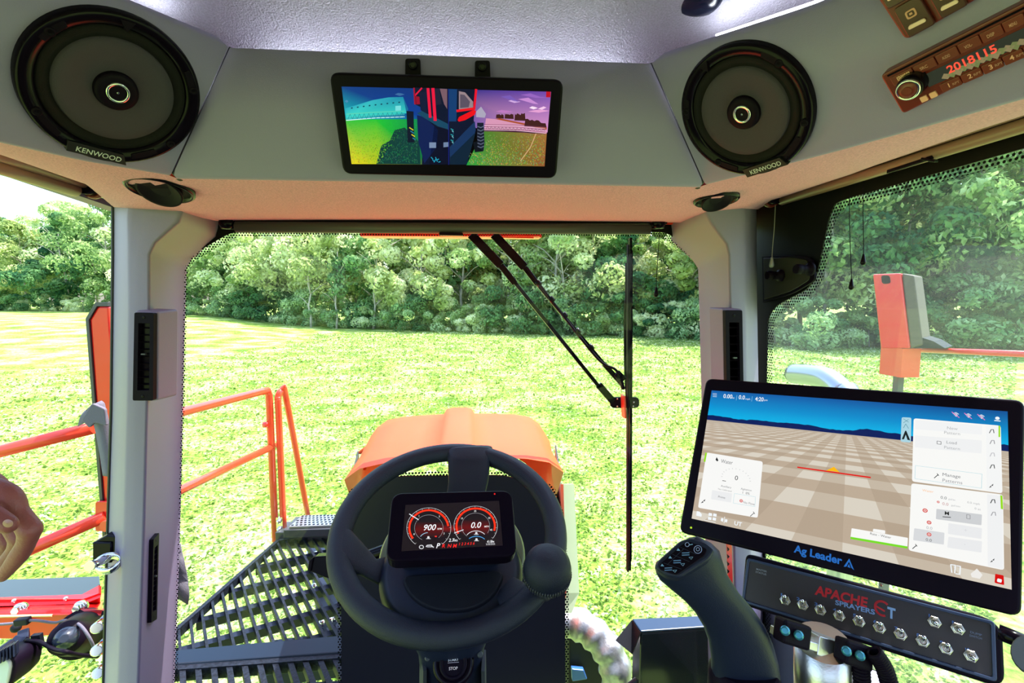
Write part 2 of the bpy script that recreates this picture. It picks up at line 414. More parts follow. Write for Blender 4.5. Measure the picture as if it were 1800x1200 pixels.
# ---- grass and clover tufts of the near meadow (uncountable)
def leafmat(name, c1, c2, c3, tr=.45, scale=.35):
    m = bpy.data.materials.new(name); m.use_nodes = True; nt = m.node_tree; nt.nodes.clear(); L = nt.links.new; N = nt.nodes.new
    o = N('ShaderNodeOutputMaterial'); d = N('ShaderNodeBsdfDiffuse'); t = N('ShaderNodeBsdfTranslucent'); mx = N('ShaderNodeMixShader'); mx.inputs[0].default_value = tr
    tc = N('ShaderNodeTexCoord'); n = N('ShaderNodeTexNoise'); n.inputs['Scale'].default_value = scale; n.inputs['Detail'].default_value = 7; n.inputs['Roughness'].default_value = .7
    oi = N('ShaderNodeObjectInfo'); ad = N('ShaderNodeMath'); ad.operation = 'MULTIPLY_ADD'; ad.inputs[1].default_value = .22; L(oi.outputs['Random'], ad.inputs[0]); L(n.outputs['Fac'], ad.inputs[2])
    r = N('ShaderNodeValToRGB'); e = r.color_ramp.elements; e.new(.5)
    for i, (p, c) in enumerate(((.42, c1), (.6, c2), (.78, c3))): e[i].position = p; e[i].color = (*c, 1)
    L(tc.outputs['Object'], n.inputs['Vector']); L(ad.outputs[0], r.inputs[0]); L(r.outputs[0], d.inputs[0]); L(r.outputs[0], t.inputs[0])
    L(d.outputs[0], mx.inputs[1]); L(t.outputs[0], mx.inputs[2]); L(mx.outputs[0], o.inputs['Surface']); return m
def leaves(name, c, nrm, size, m, elong=1.0):               # many small leaf blades as one mesh (numpy)
    n = len(c); a = rng.normal(size=(n, 3)); a -= nrm * (a * nrm).sum(1, keepdims=True); a /= np.linalg.norm(a, axis=1, keepdims=True)
    b = np.cross(nrm, a); s = size[:, None]
    v = np.stack([c - a * s * elong, c - b * s * .55 + nrm * s * .12, c + a * s * elong, c + b * s * .55 + nrm * s * .12], 1).reshape(-1, 3)
    me = bpy.data.meshes.new(name); me.vertices.add(4 * n); me.vertices.foreach_set('co', v.ravel()); me.loops.add(4 * n)
    me.loops.foreach_set('vertex_index', np.arange(4 * n)); me.polygons.add(n); me.polygons.foreach_set('loop_start', np.arange(n) * 4)
    me.polygons.foreach_set('loop_total', np.full(n, 4)); me.materials.append(m); me.update(calc_edges=True); return me
def unit(n, up=0.0):
    a = rng.normal(size=(n, 3)); a[:, 2] = np.abs(a[:, 2]) + up; return a / np.linalg.norm(a, axis=1, keepdims=True)
n = 230000
r = 2.4 + 46 * rng.random(n) ** 1.9; th = np.radians(-52 + 104 * rng.random(n))
cl = 0.5 + .5 * np.sin(r * np.sin(th) * 3.1 + 2 * np.sin(r * np.cos(th) * 1.7)) * np.sin(r * np.cos(th) * 2.6 + 1.3 * np.sin(r * np.sin(th) * 2.3))
keep = rng.random(n) < .35 + .65 * cl; r, th, cl = r[keep], th[keep], cl[keep]; n = len(r)
c = np.stack([r * np.sin(th), r * np.cos(th), .01 + (.015 + .07 * cl) * rng.random(n)], 1)
m_clover = leafmat('clover leaves', (.035, .10, .012), (.23, .34, .075), (.85, .90, .62), .3, 3.4)
me = leaves('meadow_clover', c, unit(n, .7), (.010 + .016 * rng.random(n)) * (1 + r / 10), m_clover, .9)
o = bpy.data.objects.new('meadow_clover', me); col.objects.link(o); tag(o, 'bright sunlit grass and clover covering the near meadow', 'grass', kind='stuff')

# ---- woodland edge
m_leaf = leafmat('tree leaves', (.07, .17, .06), (.34, .50, .18), (.90, .95, .62), .45, .40)
m_leafd = leafmat('dark shrub leaves', (.035, .12, .055), (.16, .33, .12), (.52, .68, .34), .35, .55)
m_leafy = leafmat('yellow green leaves', (.15, .26, .06), (.52, .62, .24), (.96, .98, .70), .5, .38)
def crown(name, w, h, z0, nc, nl, size, m):
    cc = np.stack([(rng.random(nc) - .5) * w, (rng.random(nc) - .5) * w, z0 + rng.random(nc) * (h - z0)], 1)
    tt = (cc[:, 2] - z0) / (h - z0); cc[:, :2] *= (0.35 + 1.0 * np.sin(np.pi * np.clip(tt * .8 + .18, 0, 1)))[:, None]
    rad = (.10 + .13 * rng.random(nc)) * w * (1.1 - .4 * tt)
    idx = rng.integers(0, nc, nl); d = unit(nl, 0); d[:, 2] *= np.where(rng.random(nl) < .3, -1, 1)
    p = cc[idx] + d * rad[idx][:, None] * (.75 + .35 * rng.random(nl))[:, None] * np.array([1, 1, .75])
    nn = d + rng.normal(size=(nl, 3)) * .5; nn /= np.linalg.norm(nn, axis=1, keepdims=True)
    p[:, 2] = np.maximum(p[:, 2], .1)
    return leaves(name, p, nn, size * (.6 + .8 * rng.random(nl)), m)
def trunk_me(h, lean, seed, rad=.16):
    rn = random.Random(seed); mb = MB(); path = [V3((0, 0, 0))]
    for k in range(1, 7): path.append(V3((lean * k / 6 * h * .2 + rn.uniform(-.15, .15), rn.uniform(-.15, .15), h * .85 * k / 6)))
    mb.tube(path, [rad * (1 - .12 * k) for k in range(7)], 8)
    for k in range(7):
        i = rn.randint(2, 5); a = rn.uniform(0, 6.28); L_ = rn.uniform(1.5, 3.2)
        p = path[i]; mb.tube([p, p + V3((math.cos(a) * L_ * .5, math.sin(a) * L_ * .5, L_ * .45)), p + V3((math.cos(a) * L_, math.sin(a) * L_, L_ * .7))], [rad * .4, rad * .28, rad * .1], 6)
    return mb
kinds = []
for k in range(6):
    m = [m_leaf, m_leafy, m_leaf, m_leafd, m_leafy, m_leaf][k]; h = [13, 12, 15, 11, 14, 16][k]; w = [7, 6.5, 8, 7, 7.5, 7][k]
    cm = crown('foliage', w, h, [2.6, 2.0, 3.0, .8, 3.2, 2.2][k], 46, 11500, .20, m)
    tr = trunk_me(h, random.uniform(-.5, .5), k, .15 + .03 * (k % 3)).build('trunk', m_bark, loc=(0, 0, 0)); tm = tr.data; bpy.data.objects.remove(tr)
    kinds.append((cm, tm, h))
shr = [(crown('foliage', 4.2, 3.2, .1, 26, 5200, .13, m_leafd)), (crown('foliage', 3.6, 2.5, .1, 22, 4600, .12, m_leaf)), (crown('foliage', 4.5, 4.2, .1, 30, 6000, .14, m_leafd))]
shs = MB(); shs.tube([V3((0, 0, 0)), V3((.1, 0, 1.2))], [.05, .03], 6); so = shs.build('stem', m_bark, loc=(0, 0, 0)); stem_me = so.data; bpy.data.objects.remove(so)
def tdist(px):
    xs = [-300, 0, 200, 330, 500, 700, 950, 1230, 1400, 1800, 2200]; ds = [92, 86, 76, 66, 58, 52, 46, 40, 34, 29, 26]
    return float(np.interp(px, xs, ds))
def plant(me_f, me_s, px, dist, s, name, label, cat, group, sname):
    r = ray(px, 525); r.z = 0; r.normalize(); d = dist / max(r.dot(V3((math.sin(R(5.5)), math.cos(R(5.5)), 0))), .3)
    x, y = r.x * d, r.y * d; t = thing(name, (x, y, gz(x, y)), label, cat, group); t.rotation_euler.z = random.uniform(0, 6.28); t.scale = (s, s, s * random.uniform(.9, 1.12))
    for me, nm in ((me_f, 'foliage'), (me_s, sname)):
        o = bpy.data.objects.new(nm, me); col.objects.link(o); o.parent = t; ROOTLOC[o.name] = ROOTLOC[t.name]
    return t
ZN = [(-60, 'just outside the left edge of the view'), (40, 'at the far left beyond the open door'), (110, 'in the middle of the open doorway'), (205, 'close left of the left pillar'), (320, 'behind the left pillar'), (400, 'just right of the left pillar'), (480, 'above the bend of the orange handrail'), (560, 'right of the handrail, left of the hood'), (640, 'above the left corner of the hood'), (720, 'above the left part of the hood'), (800, 'above the ridge of the hood'), (880, 'where the wiper arms begin'), (960, 'behind the middle of the wiper arms'), (1040, 'right of the wiper arms'), (1110, 'just left of the upright wiper blade'), (1180, 'right of the upright wiper blade'), (1250, 'close left of the right pillar'), (1350, 'behind the right pillar'), (1440, 'below the window latch plate'), (1530, 'behind the two thin hanging cords'), (1620, 'behind the red rack'), (1720, 'right of the red rack'), (1810, 'at the far right of the side window'), (9999, 'just outside the right edge of the view')]
def zone(px): return next(t for x_, t in ZN if px < x_)
i = 0
for row in range(3):
    x = -100 + row * 28
    while x < 1930:
        d = tdist(x) + 3 + row * 7; k = (i * 5 + row * 2 + random.randint(0, 1)) % 6
        s = random.uniform(.88, 1.15) * (1.12 if x < 200 else 1.0) * (1.0 + .12 * row) * (1.12 if x > 1300 else 1)
        kn = ['mid green tree', 'airy yellow green tree', 'broad green tree', 'low dark green tree', 'long stemmed yellow green tree', 'tallest full green tree'][k]
        plant(kinds[k][0], kinds[k][1], x, d, s, 'woodland_tree', kn + ', ' + ['front', 'second', 'back'][row] + ' row, ' + zone(x), 'tree', 'trees of the wood around the meadow', 'trunk')
        x += random.uniform(66, 90) * (1.0 if x < 1300 else 1.5); i += 1
x = -150
while x < 1930:
    k = random.randint(0, 2)
    plant(shr[k], stem_me, x, tdist(x) + random.uniform(-.5, 1.2), random.uniform(.8, 1.15), 'woodland_shrub', ['dense dark green shrub', 'small mid green shrub', 'tall dark green shrub'][k] + ' ' + zone(x), 'shrub', 'shrubs along the edge of the meadow', 'stem')
    x += random.uniform(30, 42) * (1.0 if x < 1300 else 1.7)

for k, (px_, h_, s_) in enumerate(((545, 9, .8), (590, 10, 1.0), (655, 9, .9), (772, 11, 1.0), (905, 9, .9), (1000, 10, .9))):
    tb2 = trunk_me(h_, random.uniform(-.6, .6), 40 + k, .13); r_ = ray(px_, 525); r_.z = 0; r_.normalize(); d_ = tdist(px_) + 1.5
    tb2.build('bare_tree', m_bark, loc=(0, 0, 0)); o = bpy.data.objects['bare_tree' + ('' if k == 0 else '.%03d' % k)]; o.location = (r_.x * d_, r_.y * d_, 0); o.rotation_euler.z = k * 1.3
    tag(o, 'pale bare thin trunk, ' + zone(px_), 'tree', 'pale bare trunks at the edge of the wood')

by_label = {}
for o in list(col.objects):
    if o.name.startswith('woodland_') or o.name.startswith('bare_tree'): by_label.setdefault(o['label'], []).append(o)
for l_, os_ in by_label.items():                            # neighbours of one kind: told apart by their order from left to right
    if len(os_) > 1:
        os_.sort(key=lambda o: math.atan2(o.location.x, o.location.y))
        for o, w_ in zip(os_, (['left one', 'right one'] if len(os_) == 2 else ['leftmost', 'second from left', 'third from left', 'fourth from left', 'fifth from left'])): o['label'] = l_ + ', ' + w_

# ---- cab shell
YB = .73
A = dep(770, 325, .715); B = dep(770, 98, .645); FC = Fr(A, (1, 0, 0), B - A)          # sloping centre panel
cTL, cTR, cBR, cBL = [FC.p(*FC.px(x, y)) for x, y in ((404, 84), (1144, 112), (1235, 320), (305, 304))]
def lipped(mb, F, top, bot, n=24, drop=.016, fwd=.016):
    """panel from a top outline to a bottom outline, whose lower edge is rolled under"""
    rows = []
    def res(poly, k): 
        seg = [(poly[i + 1] - poly[i]).length for i in range(len(poly) - 1)]; T = sum(seg); out = []
        for j in range(k):
            s = T * j / (k - 1); i = 0
            while i < len(seg) - 1 and s > seg[i]: s -= seg[i]; i += 1
            out.append(poly[i] + (poly[i + 1] - poly[i]) * min(s / seg[i], 1))
        return out
    a, b = res(top, n), res(bot, n)
    rows = [[p + (-F.N) * .03 for p in a], a]
    for t in (.5, .97): rows.append([p + (q - p) * t for p, q in zip(a, b)])
    for s in range(1, 6):
        an = s / 5 * R(75); rows.append([q + (-F.V) * drop * math.sin(an) * .9 + (-F.N) * fwd * (1 - math.cos(an)) for q in b])
    mb.loft(rows)
    return rows[-1]
mb = MB(); lowC = lipped(mb, FC, [cTL, cTR], [cBL, cBR], drop=.010, fwd=.012)
struct(mb, 'trim_1', m_panel, 'sloping grey centre panel of the headliner carrying the wide screen')
# side panels
sTL, sBL_ = cTL, cBL
zl = sBL_.z
LL = atz(0, 240, zl); FL = Fr(sBL_, sBL_ - LL, sTL - sBL_); FL = Fr(sBL_, FL.U, FL.N.cross(FL.U))
zr = cBR.z; RR = atz(1600, 228, zr); FRt = Fr(cBR, RR - cBR, cTR - cBR); FRt = Fr(cBR, FRt.U, FRt.N.cross(FRt.U))
def fp(F, x, y, n=0): return F.p(*F.px(x, y, n), n)
gap = .0022
mb = MB(); lowL = lipped(mb, FL, [fp(FL, -240, -190), fp(FL, -30, -90), fp(FL, 197, 0), cTL - FL.U * gap], [fp(FL, -240, 185), fp(FL, -60, 228), fp(FL, 0, 243), fp(FL, 150, 277), cBL - FL.U * gap], drop=.010, fwd=.012)
BK = lambda s: V3((.05 * s, -1.15, 0))
e0, e1 = fp(FL, -240, -190), lowL[0]; mb.add([e0, e1, e1 + BK(-1), e0 + BK(-1)], [(0, 1, 2, 3)]); mb.loft([[p, p + BK(-1)] for p in [e1, e1 + V3((-.03, 0, -.01))]])
struct(mb, 'trim_2', m_panel, 'grey speaker panel at the left of the headliner')
mb = MB(); lowR = lipped(mb, FRt, [cTR + FRt.U * gap, fp(FRt, 1400, 32), fp(FRt, 1480, 0), fp(FRt, 1700, -90), fp(FRt, 1980, -200)], [cBR + FRt.U * gap, fp(FRt, 1345, 292), fp(FRt, 1458, 262), fp(FRt, 1600, 222), fp(FRt, 1800, 164), fp(FRt, 2060, 90)], drop=.010, fwd=.012)
e0, e1 = fp(FRt, 1980, -200), lowR[-1]; mb.add([e0, e1, e1 + BK(1), e0 + BK(1)], [(3, 2, 1, 0)])
struct(mb, 'trim_3', m_panel, 'grey speaker and radio panel at the right of the headliner')
mb = MB(); mb.tube([cTL + FC.N * -.006, cBL + FC.N * -.004, lowC[0] + V3((0, .004, .002))], .0035, 8); mb.tube([cTR + FC.N * -.006, cBR + FC.N * -.004, lowC[-1] + V3((0, .004, .002))], .0035, 8)
mb.ball(cBL - FC.N * .0075, .006, 10, 6); mb.ball(cBR - FC.N * .0075, .006, 10, 6); mb.ball(lowC[0] + V3((-.001, .006, .004)), .006, 10, 6); mb.ball(lowC[-1] + V3((.001, .006, .004)), .006, 10, 6)
struct(mb, 'trim_4', m_seal, 'dark seams between the headliner panels')
# grained underside between the panels and the window tops
outer = [atx(-240, 170, -.76), at(-60, 235, .80), atx(0, 262, -.745), atx(150, 322, -.745), at(200, 364, 1.07), at(228, 366, 1.02), at(318, 376, 1.12), at(380, 388, 1.19), at(560, 387, 1.19), at(800, 387, 1.19), at(1000, 389, 1.19), at(1195, 391, 1.19), at(1247, 374, 1.12), at(1305, 366, 1.02), at(1332, 368, 1.10), atx(1360, 352, .725), atx(1500, 305, .72), atx(1800, 192, .72), atx(2060, 90, .72)]
inner = [lowL[0], lowL[6], lowL[9], lowL[15], lowL[-2], lowL[-1], lowC[0], lowC[2], lowC[6], lowC[12], lowC[17], lowC[-2], lowC[-1], lowR[0], lowR[1], lowR[3], lowR[8], lowR[18], lowR[-1]]
rows = []
for t in (0, .06, .25, .5, .75, .94, 1.0):
    rows.append([p + (q - p) * t + V3((0, 0, -.012 * math.sin(math.pi * t) - .0)) for p, q in zip(inner, outer)])
rows.append([q + V3((0, .03, .03)) for q in outer])
und_rows = rows
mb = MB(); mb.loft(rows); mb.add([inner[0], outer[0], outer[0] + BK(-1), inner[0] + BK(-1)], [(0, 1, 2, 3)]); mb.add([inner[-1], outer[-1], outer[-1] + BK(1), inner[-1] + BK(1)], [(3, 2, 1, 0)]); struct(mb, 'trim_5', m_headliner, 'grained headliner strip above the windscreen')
# recessed ceiling with coves
ZC = CAMZ + .43
mb = MB(); xs = [-.72, -.60, -.45, -.2, .05, .3, .45, .58, .70]; rows = []
for y, dz in ((-.9, -.05), (-.6, 0), (0, 0), (.4, .0), (.62, -.006), (.74, -.03), (.80, -.06), (.83, -.10), (.84, -.13)):
    rows.append([V3((x, y, ZC + dz - .05 * max(0, abs(x) - .5) * 2)) for x in xs])
mb.loft(rows); struct(mb, 'ceiling', m_ceiling, sub=2)
# outer roof, side walls above the windows
mb = MB(); G = Fr((0, 0, 0), (1, 0, 0), (0, 1, 0))
mb.prism(G, rpoly([(-.86, -.95), (.84, -.95), (.84, 1.30), (.5, 1.46), (-.52, 1.46), (-.86, 1.30)], .08), CAMZ + .47, CAMZ + .60)
mb.box(G, -.82, .80, 1.24, 1.27, CAMZ + .195, CAMZ + .47); mb.box(G, -.82, .80, -.95, -.92, CAMZ + .1, CAMZ + .47)
struct(mb, 'wall_front', m_orange, 'orange outer roof of the cab', bevel=.01)
for x, n_ in ((-.82, 'trim_13'), (.80, 'trim_14')): mb = MB(); mb.box(G, x - .015, x + .015, -.95, 1.25, CAMZ + .235, CAMZ + .47); struct(mb, n_, m_panel, 'grey side of the roof')
mb = MB(); mb.box(G, -.80, .78, -.95, 1.18, CAMZ - 1.2, CAMZ - 1.16); struct(mb, 'floor', m_blackm)
mb = MB(); mb.box(G, .755, .79, -.95, 1.20, CAMZ - 1.16, CAMZ - .72); struct(mb, 'wall_right', m_pillar, 'grey lower side wall under the right window')
mb = MB(); mb.box(G, -.82, .80, -.97, -.93, CAMZ - 1.16, CAMZ - .35); mb.box(G, -.82, .80, -.97, -.93, CAMZ + .15, CAMZ + .2); mb.box(G, -.82, -.62, -.97, -.93, CAMZ - .35, CAMZ + .15); mb.box(G, .60, .80, -.97, -.93, CAMZ - .35, CAMZ + .15); struct(mb, 'wall_back', m_pillar)  # unseen rear wall, closed around a small opening to cut light from behind

# pillars
YL = (1.10, 1.02, 1.01, 1.225)
def pillar(rowpx, Ys, back):
    rows = []
    for r in rowpx:
        q = [at(p[0], p[1], y) for p, y in zip(r, Ys)]
        a, b, c, d = q
        mid = b + (c - b) * .5 + V3((0, -.004, 0))
        b1 = b + (a - b) * .12; b2 = b + (c - b) * .10; c1 = c + (b - c) * .12; c2 = c + (d - c) * .06
        rows.append([a + V3((back * .0, .14, 0)), a, b1, b + V3((0, .0, 0)), b2, mid, c1, c, c2, d, d + V3((0, .04, 0))])
    return rows
lrow = [((200, 352), (226, 352), (318, 360), (372, 384)), ((200, 366), (226, 366), (320, 374), (371, 398)), ((200, 382), (225, 382), (314, 390), (367, 413)), ((200, 425), (226, 425), (272, 426), (322, 452)), ((200, 445), (226, 445), (262, 447), (311, 468)),
        ((199, 540), (227, 540), (262, 540), (309, 540)), ((197, 720), (224, 720), (258, 720), (305, 720)), ((190, 950), (218, 950), (252, 950), (300, 950)), ((183, 1200), (208, 1200), (243, 1200), (291, 1200)), ((176, 1400), (198, 1400), (232, 1400), (282, 1400))]
mb = MB(); rows = pillar(lrow, YL, -1); mb.loft(rows); lp = struct(mb, 'trim_6', m_pillar, 'light grey moulded pillar left of the windscreen')
# proud surround of the left vent
FVL = Fr(at(252, 626, .985), (1, 0, 0), (0, 0, 1))
mb = MB(); mb.prism(FVL, rpoly(FVL.pp([(231, 543), (274, 545), (273, 708), (228, 709)], .012), .006), -.06, .003, shrink=.97); struct(mb, 'trim_7', m_pillar, 'raised surround of the left pillar vent', bevel=.003)
rrow = [((1330, 352), (1306, 352), (1240, 360), (1188, 386)), ((1330, 366), (1307, 366), (1243, 376), (1190, 400)), ((1330, 382), (1309, 382), (1250, 390), (1192, 420)), ((1330, 425), (1309, 425), (1278, 428), (1230, 455)), ((1330, 445), (1310, 445), (1282, 447), (1240, 470)),
        ((1331, 540), (1310, 540), (1284, 540), (1242, 540)), ((1334, 720), (1312, 720), (1286, 720), (1246, 720)), ((1340, 950), (1318, 950), (1290, 950), (1252, 950)), ((1346, 1200), (1324, 1200), (1296, 1200), (1258, 1200)), ((1350, 1400), (1330, 1400), (1302, 1400), (1262, 1400))]
mb = MB(); mb.loft([list(reversed(r)) for r in pillar(rrow, YL, 1)]); struct(mb, 'trim_8', m_pillar, 'light grey moulded pillar right of the windscreen')
FVR = Fr(at(1290, 626, .985), (1, 0, 0), (0, 0, 1))
# dark door seal along the left pillar
mb = MB(); mb.tube([at(r[0][0] - 1, r[0][1], 1.10) for r in lrow], .0035, 8); struct(mb, 'trim_9', m_seal, 'black door seal along the left pillar')
# top rail of the door opening
mb = MB(); mb.bar(atx(-260, 205, -.765), atx(204, 366, -.765), .03, .012); struct(mb, 'trim_10', m_pillar, 'pale rail over the open left door')

# windscreen
FW = Fr((0, 1.26, CAMZ), (1, 0, 0), (0, 0, 1))
def pts(F, l): return [F.px(*q) for q in l]
wB = [(418, 415), (342, 459), (331, 474), (326, 700), (315, 1000), (312, 1400), (1256, 1400), (1252, 1000), (1240, 700), (1232, 478), (1222, 458), (1160, 415)]
wA = [(408, 408), (331, 452), (320, 469), (316, 700), (305, 1000), (302, 1420), (1266, 1420), (1262, 1000), (1248, 700), (1241, 472), (1231, 450), (1170, 408)]
wO = [(380, 385), (300, 430), (290, 450), (285, 700), (275, 1000), (272, 1450), (1300, 1450), (1295, 1000), (1275, 700), (1270, 450), (1262, 430), (1200, 385)]
rnd = [.02, .03, .03, 0, 0, .05, .05, 0, 0, .03, .03, .02]
B_, A_, O_ = [rpoly(pts(FW, q), rnd, 4) for q in (wB, wA, wO)]
w = thing('window_1', (0, 1.26, CAMZ - 1), None, None); w['kind'] = 'structure'; w['label'] = 'windscreen pane'
mb = MB(); mb.flat(FW, O_, 0); mb.build('pane', m_glass, w)
mb = MB(); mb.ring(FW, O_, A_, .001, .004); mb.build('black_border', m_frit, w)
mb = MB()
for i in range(len(A_)):
    j = (i + 1) % len(A_); mb.flat(FW, [A_[i], A_[j], B_[j], B_[i]], .0025)
mb.build('dotted_border', dots_mat('dots front', (0, 2), .0066, .31), w)
# small printed mark of the pane
mb = MB()
for (x, y, s, h) in ((1131, 437, '(', 9), (1136, 437, 'C', 7), (1118, 452, '.. ... ..', 4), (1120, 460, '...  ....', 4)): mb.textpx(FW, s, x, y, h, .003, (.5, .52, .5))
mb.build('printed_mark', m_print, w)

# right window
FR_ = Fr((.745, 0, CAMZ), (0, -1, 0), (0, 0, 1))
sB = [(2600, 70), (1800, 283), (1500, 360), (1482, 368), (1470, 388), (1449, 492), (1430, 518), (1376, 548), (1362, 565), (1358, 700), (1356, 1300), (2600, 1300)]
sA = [(2600, 40), (1800, 262), (1495, 348), (1470, 358), (1460, 382), (1438, 485), (1422, 508), (1368, 536), (1352, 556), (1348, 700), (1346, 1310), (2600, 1310)]
sO = [(2600, -230), (1800, 120), (1400, 280), (1345, 320), (1320, 350), (1316, 450), (1316, 500), (1316, 540), (1316, 600), (1316, 700), (1316, 1400), (2600, 1400)]
rnd = [0, 0, .01, .01, .02, .02, .02, .02, .02, 0, 0, 0]
B_, A_, O_ = [rpoly(pts(FR_, q), rnd, 3) for q in (sB, sA, sO)]
w = thing('window_2', (.745, .6, CAMZ - 1), None, None); w['kind'] = 'structure'; w['label'] = 'right side pane'
mb = MB(); mb.flat(FR_, O_, 0); mb.build('pane', m_sideglass, w)
mb = MB(); mb.ring(FR_, O_, A_, .001, .004); mb.build('black_border', m_frit, w)
mb = MB()
for i in range(len(A_)):
    j = (i + 1) % len(A_); mb.flat(FR_, [A_[i], A_[j], B_[j], B_[i]], .0025)
mb.build('dotted_border', dots_mat('dots side', (1, 2), .0075, .30), w)

# ================================================================ STEERING WHEEL
C0 = dep(791, 926, .82)
WN = V3((0.0, -math.cos(R(64.5)), math.sin(R(64.5)))); WF = Fr(C0, (1, 0, 0), WN.cross(V3((1, 0, 0))), WN)
RW, rt = .1795, .0178
wheel = thing('steering_wheel', C0 - WN * .05, 'black padded steering wheel with a spinner knob, in front of the gauge display', 'steering wheel')
mb = MB(); n1, n2 = 96, 20; rows = []
for i in range(n1 + 1):
    a = 2 * math.pi * i / n1; row = []
    for k in range(n2):
        b = 2 * math.pi * k / n2; rr = RW + rt * math.cos(b) * 1.05; row.append(WF.p(rr * math.cos(a), rr * math.sin(a), rt * math.sin(b) * .92))
    rows.append(row)
mb.loft(rows, closed=True); mb.build('rim', m_rubber, wheel)
def wp(a, r): return (r * math.cos(R(a)), r * math.sin(R(a)))
def spoke(pts_rnw, name, side_curl=0):
    """loft along the wheel plane: list of (u, v, n, half width, half thickness, direction angle)"""
    rows = []
    for u, v, n, w_, t_, ang in pts_rnw:
        d = (math.cos(R(ang)), math.sin(R(ang))); row = []
        for k in range(20):
            a = 2 * math.pi * k / 20; cx = abs(math.cos(a)) ** .6 * math.copysign(1, math.cos(a)); sy = abs(math.sin(a)) ** .6 * math.copysign(1, math.sin(a))
            row.append(WF.p(u + d[0] * cx * w_, v + d[1] * cx * w_, n + sy * t_))
        rows.append(row)
    m = MB(); m.loft(rows, closed=True, caps=True); return m.build(name, m_rubber, wheel)
spoke([(.034, .186, .001, .048, .011, 0), (.034, .172, .004, .044, .016, 0), (.034, .145, .002, .041, .012, 0), (.032, .110, -.012, .038, .009, 0), (.020, .06, -.045, .034, .008, 0), (.0, .01, -.06, .030, .008, 0)], 'spoke')
spoke([(-.182, -.030, .000, .042, .012, 92), (-.166, -.034, .002, .040, .013, 95), (-.140, -.046, -.006, .030, .010, 100), (-.112, -.062, -.022, .022, .009, 105), (-.06, -.03, -.05, .024, .008, 105), (-.01, -.01, -.06, .026, .008, 105)], 'spoke')
spoke([(.110, -.148, .000, .030, .011, 38), (.098, -.128, -.002, .026, .011, 40), (.080, -.100, -.015, .022, .009, 42), (.05, -.055, -.045, .022, .008, 45), (.01, -.01, -.06, .026, .008, 45)], 'spoke')
mb = MB(); mb.lathe(WF, 0, 0, [(.05, -.10), (.055, -.085), (.055, -.055), (.04, -.045)], 40); mb.build('hub', m_blackm, wheel)
# spinner knob
ku, kv = WF.px(962, 1000, .055)
mb = MB(); mb.lathe(WF, ku, kv, [(.030, .036), (.033, .040), (.0345, .048), (.0345, .060), (.032, .070), (.026, .078), (.016, .083), (.004, .085)], 40); kn = mb.build('knob', m_rubber, wheel)
mb = MB()
for k in range(60):
    a = 2 * math.pi * k / 60; c, s = math.cos(a), math.sin(a); mb.tube([WF.p(ku + .0342 * c, kv + .0342 * s, .040), WF.p(ku + .0352 * c, kv + .0352 * s, .050)], .0012, 5)
mb.build('ribbed_grip', m_greym, kn)
mb = MB(); mb.lathe(WF, ku, kv, [(.012, -.005), (.013, .02), (.017, .037)], 24); mb.lathe(WF, ku, kv, [(.018, .010), (.019, .014), (.019, .022), (.016, .025)], 24); mb.build('stem', m_greym, kn)

# ================================================================ COLUMN, GAUGE DISPLAY
XC = C0.x
col_ = thing('steering_column', V3((XC, C0.y + .05, C0.z - .35)), 'dark blue grey steering column with a start stop button under the wheel', 'steering column')
cu0, cv0 = WF.px(796, 966, -.02)
mb = MB()
def ring_at(y, z, hw, hd, pw=2.4, n=28, tilt=0.0):
    out = []
    for k in range(n):
        a = 2 * math.pi * k / n; cx = math.copysign(abs(math.cos(a)) ** (2 / pw), math.cos(a)); cy = math.copysign(abs(math.sin(a)) ** (2 / pw), math.sin(a))
        out.append(V3((XC + hw * cx, y + hd * cy, z + cy * hd * tilt)))
    return out
zb = C0.z
mb.lathe(WF, cu0, cv0, [(.07, -.12), (.112, -.075), (.121, -.045), (.121, -.030), (.116, -.022), (.06, -.02)], 56); mb.build('cowl', mat('grey cowl grass reflection', (.20, .24, .15), .35), col_)  # green put into the grey plastic for the grass reflected in it
cu1, cv1 = WF.px(794, 990, 0)
mb = MB(); mb.lathe(WF, cu1, cv1, [(.10, -.05), (.112, -.030), (.113, -.020), (.108, -.010), (.098, -.003), (.04, .004)], 56); mb.build('housing', m_navy, col_)
mb = MB(); q = rpoly(WF.pp([(700, 1010), (892, 1000), (872, 1045), (830, 1072), (765, 1074), (722, 1052)], .006), .02, 5); mb.prism(WF, q, -.004, .006, shrink=.96); mb.build('front_plate', m_blackm, col_, bevel=.002)
mb = MB(); mb.loft([ring_at(C0.y - .004, zb - .085, .080, .050, 3), ring_at(C0.y - .018, zb - .11, .086, .056, 3), ring_at(C0.y - .015, zb - .15, .074, .055, 3), ring_at(C0.y + .02, zb - .22, .058, .055, 3), ring_at(C0.y + .06, zb - .34, .055, .05, 3)], closed=True, caps=True)
mb.build('shroud', m_navy, col_)
FB = Fr(dep(797, 1166, .80), (1, 0, 0), (0, .62, .78))
mb = MB(); mb.lathe(FB, 0, 0, [(.034, -.05), (.034, -.002), (.030, .002), (.021, .002), (.0205, -.003)], 40); mb.build('button_socket', m_gloss, col_)
mb = MB(); mb.lathe(FB, 0, 0, [(.022, -.01), (.023, .004), (.0215, .007), (.018, .007), (.017, .004)], 40); bt = mb.build('start_stop_button', m_black, col_)
mb = MB(); mb.text(FB, 'START', 0, .0035, .0042, .0075, (.8, .75, .8), bold=.01, center=True); mb.text(FB, 'STOP', 0, -.0085, .0042, .0075, (.9, .7, .7), bold=.01, center=True)
mb.strip(FB, [(-.009, .0015), (.009, .0015)], .0005, .0075, (.7, .6, .7)); mb.build('button_lettering', m_print, bt)
